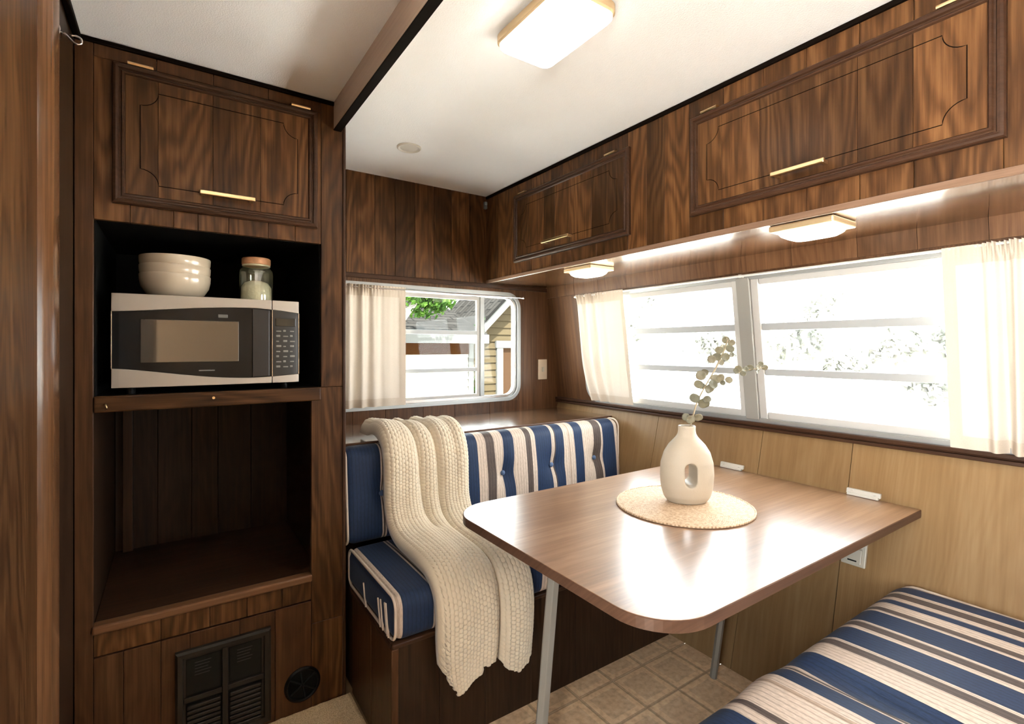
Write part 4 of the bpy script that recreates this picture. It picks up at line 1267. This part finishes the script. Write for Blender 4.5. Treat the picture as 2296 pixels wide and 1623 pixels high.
def front_piece(x0, x1, zlo, zhi, name, mat, proud, parent, n=24, inset=0.0):
    mb = MB(); v = []; f = []
    for i in range(n+1):
        x = x0 + (x1-x0)*i/n
        y = MY - bulge(x) - proud
        v += [(x, y, zlo(x)), (x, y, zhi(x)), (x, MY+.014, zhi(x)), (x, MY+.014, zlo(x))]
    for i in range(n):
        a, b_ = i*4, (i+1)*4
        f += [(a, b_, b_+1, a+1), (a+1, b_+1, b_+2, a+2), (a+2, b_+2, b_+3, a+3), (a+3, b_+3, b_, a)]
    f += [(0, 1, 2, 3), (n*4+3, n*4+2, n*4+1, n*4)]
    return mb.add(v, f).build(name, mat, parent, bevel=.0015)
door = front_piece(X0, SPL-.001, lo_edge, up_edge, 'door', mwb, 0, mw)
front_piece(X0, SPL-.001, lambda x: Zb, lo_edge, 'silver_band', mws, .001, door)
front_piece(X0, SPL-.001, up_edge, lambda x: Zt, 'silver_band', mws, .001, door)
front_piece(-.078, .168, lambda x: 1.158, lambda x: 1.282, 'door_window', plain('microwave_glass', (.035, .032, .026), .07, spec=1.0, coat=1.0), .0012, door)
front_piece(.205, .254, lambda x: lo_edge(x)+.003, lambda x: up_edge(x)-.003, 'door_grip', plain('grip_black', (.005, .005, .005), .3), .004, door, n=8)
front_piece(.062, .104, lambda x: 1.1305, lambda x: 1.1345, 'brand_strip', plain('brand_grey', (.16, .16, .16), .4), .002, door, n=4)
front_piece(.112, .138, lambda x: 1.292, lambda x: 1.302, 'rating_label', plain('label_grey', (.15, .15, .14), .5), .002, door, n=4)
panel = front_piece(SPL+.001, X1, lo_edge, up_edge, 'control_panel', plain('panel_black', (.022, .020, .016), .3, spec=.3), 0, mw)
front_piece(SPL+.001, X1, lambda x: Zb, lo_edge, 'silver_band', mws, .001, panel)
front_piece(SPL+.001, X1, up_edge, lambda x: Zt, 'silver_band', mws, .001, panel)
front_piece(.272, .334, lambda x: 1.270, lambda x: 1.296, 'display', plain('display_dark', (.035, .032, .024), .1), .001, panel, n=4)
key_mat = plain('key_print', (.19, .18, .16), .5)
for r_ in range(8):
    for c_ in range(3):
        kx = .274 + c_*.021; kz = 1.252 - r_*.0165
        w_ = [.016, .009, .013][(r_*2+c_) % 3]
        front_piece(kx, kx+w_, lambda x, z=kz: z, lambda x, z=kz: z + (.007 if (r_+c_) % 2 else .0045), 'key', key_mat, .0009, panel, n=2)
for x in (X0-.0004, SPL, X1-.001):
    MB().box(x, x+.0016, MY-bulge(x)-.002, MY+.010, lo_edge(x), up_edge(x)).build('bright_edge', chrome, mw)

# ------------------------------------------------------------------ bowls and jar on the microwave
BXc, BYc = .006, 1.905
ZT = Zt
bowl_prof = [(.001, .004), (.050, .004), (.053, 0), (.060, .001), (.078, .016), (.090, .036), (.0945, .056), (.0955, .072), (.0945, .075), (.0915, .072), (.0895, .056), (.083, .034), (.070, .016), (.050, .009), (.001, .008)]
names = ['lowest cream bowl of the stack on the microwave', 'middle cream bowl of the stack on the microwave', 'top cream bowl of the stack on the microwave']
bp0 = bowl_prof[2:]
for k in range(3):
    o = MB().lathe([(.001, .003)] + [(.05, .003)] + [(r, z) for r, z in bp0], BXc, BYc, 48)
    o.v = [(x, y, z + ZT + .0275*k) for x, y, z in o.v]
    q = o.build('bowl', cream_ceramic, smooth='auto')
    tag(q, names[k], 'bowl', 'stacked cream bowls')
JX, JY = .232, 1.885
jar = thing('glass_jar', 'glass storage jar with wooden lid on the microwave', 'jar', (JX, JY, ZT))
def mat_jar():
    m, nt, b = newmat('jar_glass')
    b.inputs['Base Color'].default_value = (.80, .86, .70, 1)
    b.inputs['Roughness'].default_value = .04
    out = nt.nodes['Material Output']
    tr = N(nt, 'ShaderNodeBsdfTransparent'); tr.inputs[0].default_value = (.90, .93, .84, 1)
    gl = N(nt, 'ShaderNodeBsdfGlossy'); gl.inputs['Roughness'].default_value = .05
    df = N(nt, 'ShaderNodeBsdfDiffuse'); df.inputs[0].default_value = (.50, .52, .36, 1)
    m1 = N(nt, 'ShaderNodeMixShader'); m1.inputs[0].default_value = .13
    m2 = N(nt, 'ShaderNodeMixShader'); m2.inputs[0].default_value = .09
    nt.links.new(tr.outputs[0], m1.inputs[1]); nt.links.new(gl.outputs[0], m1.inputs[2])
    nt.links.new(m1.outputs[0], m2.inputs[1]); nt.links.new(df.outputs[0], m2.inputs[2])
    nt.links.new(m2.outputs[0], out.inputs[0])
    return m
MB().lathe([(.046, ZT), (.050, ZT+.003), (.051, ZT+.012), (.051, ZT+.098), (.049, ZT+.108), (.042, ZT+.116), (.039, ZT+.121), (.040, ZT+.128)], JX, JY, 36).build('glass', mat_jar(), jar, smooth='auto')
MB().lathe([(.001, ZT+.004), (.046, ZT+.004), (.047, ZT+.008), (.046, ZT+.05), (.036, ZT+.066), (.02, ZT+.072), (.001, ZT+.071)], JX, JY, 28).build('contents', plain('white_flour', (.85, .80, .66), .8, bump=.6, bscale=90), jar, smooth=True)
MB().lathe([(.038, ZT+.122), (.044, ZT+.129), (.044, ZT+.146), (.041, ZT+.149), (.001, ZT+.149)], JX, JY, 32).build('lid', plain('lid_wood', (.58, .30, .15), .5, noise=.15, nscale=50), jar, smooth='auto')
MB().tube([(JX+.040*math.cos(2*math.pi*k/32), JY+.040*math.sin(2*math.pi*k/32), ZT+.124) for k in range(32)], .0035, 6, closed=True).build('seal_ring', plain('seal', (.62, .60, .42), .5), jar, smooth=True)

# ------------------------------------------------------------------ outdoors
m_gr = plain('pale_gravel', (.80, .78, .74), .9, spec=0.0, noise=.15, nscale=1.2)
tag(MB().box(-40, 60, -40, 60, -.65, -.56).build('ground', m_gr), kind='structure')
GZ = -.56
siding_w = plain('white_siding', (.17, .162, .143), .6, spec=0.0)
siding_t = plain('tan_siding', (.030, .024, .015), .65, spec=0.0)
m_roof, nt, b = newmat('grey_shingles')
tc = N(nt, 'ShaderNodeTexCoord')
br = N(nt, 'ShaderNodeTexBrick'); br.inputs['Scale'].default_value = 1.0
br.inputs['Brick Width'].default_value = .3; br.inputs['Row Height'].default_value = .14; br.inputs['Mortar Size'].default_value = .012
br.inputs['Color1'].default_value = (.0125, .0120, .0116, 1); br.inputs['Color2'].default_value = (.019, .0184, .0178, 1); br.inputs['Mortar'].default_value = (.007, .007, .007, 1)
nt.links.new(tc.outputs['Object'], br.inputs['Vector']); nt.links.new(br.outputs[0], b.inputs['Base Color']); b.inputs['Roughness'].default_value = .85; b.inputs['Specular IOR Level'].default_value = 0.0
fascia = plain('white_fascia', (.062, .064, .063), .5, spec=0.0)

h1 = thing('low_house_wing', 'white sided house wing with grey shingle roof outside the small window', 'house', (2.2, 9, GZ))
MB().box(-1.5, 3.98, 7.02, 11, GZ, 1.36).build('wall', siding_w, h1)
for k in range(16):
    z = GZ + k*.115
    if z > 1.28: break
    MB().prism([(7.02, z), (6.985, z), (7.008, z+.115), (7.02, z+.115)], 'X', -1.5, 3.98).build('siding_board', siding_w, h1)
MB().prism([(6.62, 1.40), (6.70, 1.34), (11.2, 2.95), (11.2, 3.05)], 'X', -1.8, 4.06).build('roof', m_roof, h1)
MB().box(-1.8, 4.05, 6.60, 6.64, 1.27, 1.405).build('fascia', fascia, h1)
MB().box(-1.8, 4.03, 6.64, 7.02, 1.305, 1.335).build('soffit', plain('soffit_brown', (.07, .036, .017), .7, spec=0.0), h1)
MB().box(-1.5, 3.90, 6.97, 7.02, 1.10, 1.28).build('eave_shade_strip', plain('eave_shade_brown', (.018, .0075, .0027), .7, spec=0.0), h1)  # dark strip along the wall top, eave shade put into its colour
MB().box(3.90, 3.99, 6.975, 7.03, GZ, 1.30).build('corner_board', fascia, h1)

h2 = thing('tan_gable_house', 'tan sided gable with white sloping fascia and doorway outside the small window', 'house', (6.0, 10, GZ))
def gz(x): return 1.40 + (x-4.35)*.95
MB().prism([(4.02, GZ), (7.1, GZ), (7.1, gz(5.75)-(7.1-5.75)*.95), (5.75, gz(5.75)), (4.02, gz(4.02))], 'Y', 7.62, 9.2).build('wall', siding_t, h2)
for k in range(24):
    z = GZ + k*.125
    xl = max(4.02, 4.35 + (z+.125-1.40)/.95)
    segs = ([(xl, 4.80)] if xl < 4.78 else []) + [(5.75, 6.6)] if z < 1.2 else [(xl, 5.7)] if xl < 5.65 else []
    for (a, c) in segs:
        MB().prism([(7.62, z), (7.582, z), (7.608, z+.122), (7.62, z+.122)], 'X', a, c).build('siding_board', siding_t, h2)
def slope_board(x0, x1, dz0, dz1, y0, y1):
    return MB().add([(x0, y0, gz(x0)+dz0), (x1, y0, gz(x1)+dz0), (x1, y0, gz(x1)+dz1), (x0, y0, gz(x0)+dz1), (x0, y1, gz(x0)+dz0), (x1, y1, gz(x1)+dz0), (x1, y1, gz(x1)+dz1), (x0, y1, gz(x0)+dz1)],
                    [(0,1,2,3),(7,6,5,4),(0,4,5,1),(1,5,6,2),(2,6,7,3),(3,7,4,0)])
slope_board(3.85, 5.75, -.02, .15, 7.38, 7.44).build('fascia', fascia, h2)
slope_board(3.80, 5.75, .15, .22, 7.36, 9.3).build('roof', m_roof, h2)
MB().box(4.80, 4.93, 7.55, 7.63, GZ, 1.20).box(4.78, 5.77, 7.54, 7.63, 1.20, 1.33).box(5.62, 5.75, 7.55, 7.63, GZ, 1.20).build('door_trim', fascia, h2)
MB().box(4.93, 5.62, 7.60, 7.64, GZ, 1.20).build('door', plain('brown_door', (.022, .013, .008), .5, spec=0.0), h2)

def foliage(name, label, cat, c, r, n, size, cols, trunk=None, seed=1, group=None, sub=5):
    rs = random.Random(seed)
    t = thing(name, label, cat, (c[0], c[1], GZ), group)
    blobs = [(Vector((rs.gauss(0, .45)*r[0], rs.gauss(0, .45)*r[1], rs.gauss(0, .4)*r[2])), rs.uniform(.35, .6)) for _ in range(sub)]
    for ci, cc in enumerate(cols):
        v = []; f = []
        for k in range(n//len(cols)):
            b_, br_ = rs.choice(blobs)
            d = Vector((rs.gauss(0, 1), rs.gauss(0, 1), rs.gauss(0, 1))).normalized()*(rs.random()**.4)
            p = Vector(c) + b_ + Vector((d.x*r[0]*br_, d.y*r[1]*br_, d.z*r[2]*br_))
            q = Vector((rs.gauss(0, 1), rs.gauss(0, 1), rs.gauss(0, 1))).normalized()
            e = q.orthogonal().normalized(); g_ = q.cross(e)
            s_ = size*rs.uniform(.6, 1.3)
            b0 = len(v)
            v += [p - e*s_, p + g_*s_*.55 + q*s_*.1, p + e*s_, p - g_*s_*.55 + q*s_*.1]
            f.append((b0, b0+1, b0+2, b0+3))
        o = MB().add(v, f).build('foliage', cc, t)
        o['kind'] = 'stuff'
    if trunk:
        MB().tube([(c[0]+trunk[0], c[1], GZ), (c[0]+trunk[0]*.6, c[1], (GZ+c[2])/2), (c[0], c[1], c[2])], [.14, .11, .05], 8).build('trunk', plain('bark', (.17, .16, .15), .9, spec=0.0), t)
    return t
lf1 = mat_sheer('leaf_bright', (.034, .072, .014), (.05, .10, .017), .35)
lf2 = mat_sheer('leaf_deep', (.014, .032, .008), (.025, .05, .010), .3)
foliage('leafy_tree', 'bright green leafy tree branches in front of the white wing', 'tree', (2.60, 6.1, 1.80), (.52, .45, .34), 2400, .045, [lf1, lf2], (-1.6, 0), 5, sub=9)
foliage('shrub', 'dark leafy shrub between the two houses', 'shrub', (4.15, 7.25, .35), (.22, .16, .8), 500, .05, [lf2], None, 8)
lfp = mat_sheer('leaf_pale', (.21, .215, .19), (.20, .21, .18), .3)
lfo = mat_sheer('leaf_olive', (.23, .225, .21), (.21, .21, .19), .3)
tr_labels = ['pale tree behind the long window left of the centre post', 'hazy pale tree seen above the vase through the long window', 'broad pale tree right of the centre post', 'thin pale tree near the middle of the right hand panes', 'pale tree beside the near curtain outside']
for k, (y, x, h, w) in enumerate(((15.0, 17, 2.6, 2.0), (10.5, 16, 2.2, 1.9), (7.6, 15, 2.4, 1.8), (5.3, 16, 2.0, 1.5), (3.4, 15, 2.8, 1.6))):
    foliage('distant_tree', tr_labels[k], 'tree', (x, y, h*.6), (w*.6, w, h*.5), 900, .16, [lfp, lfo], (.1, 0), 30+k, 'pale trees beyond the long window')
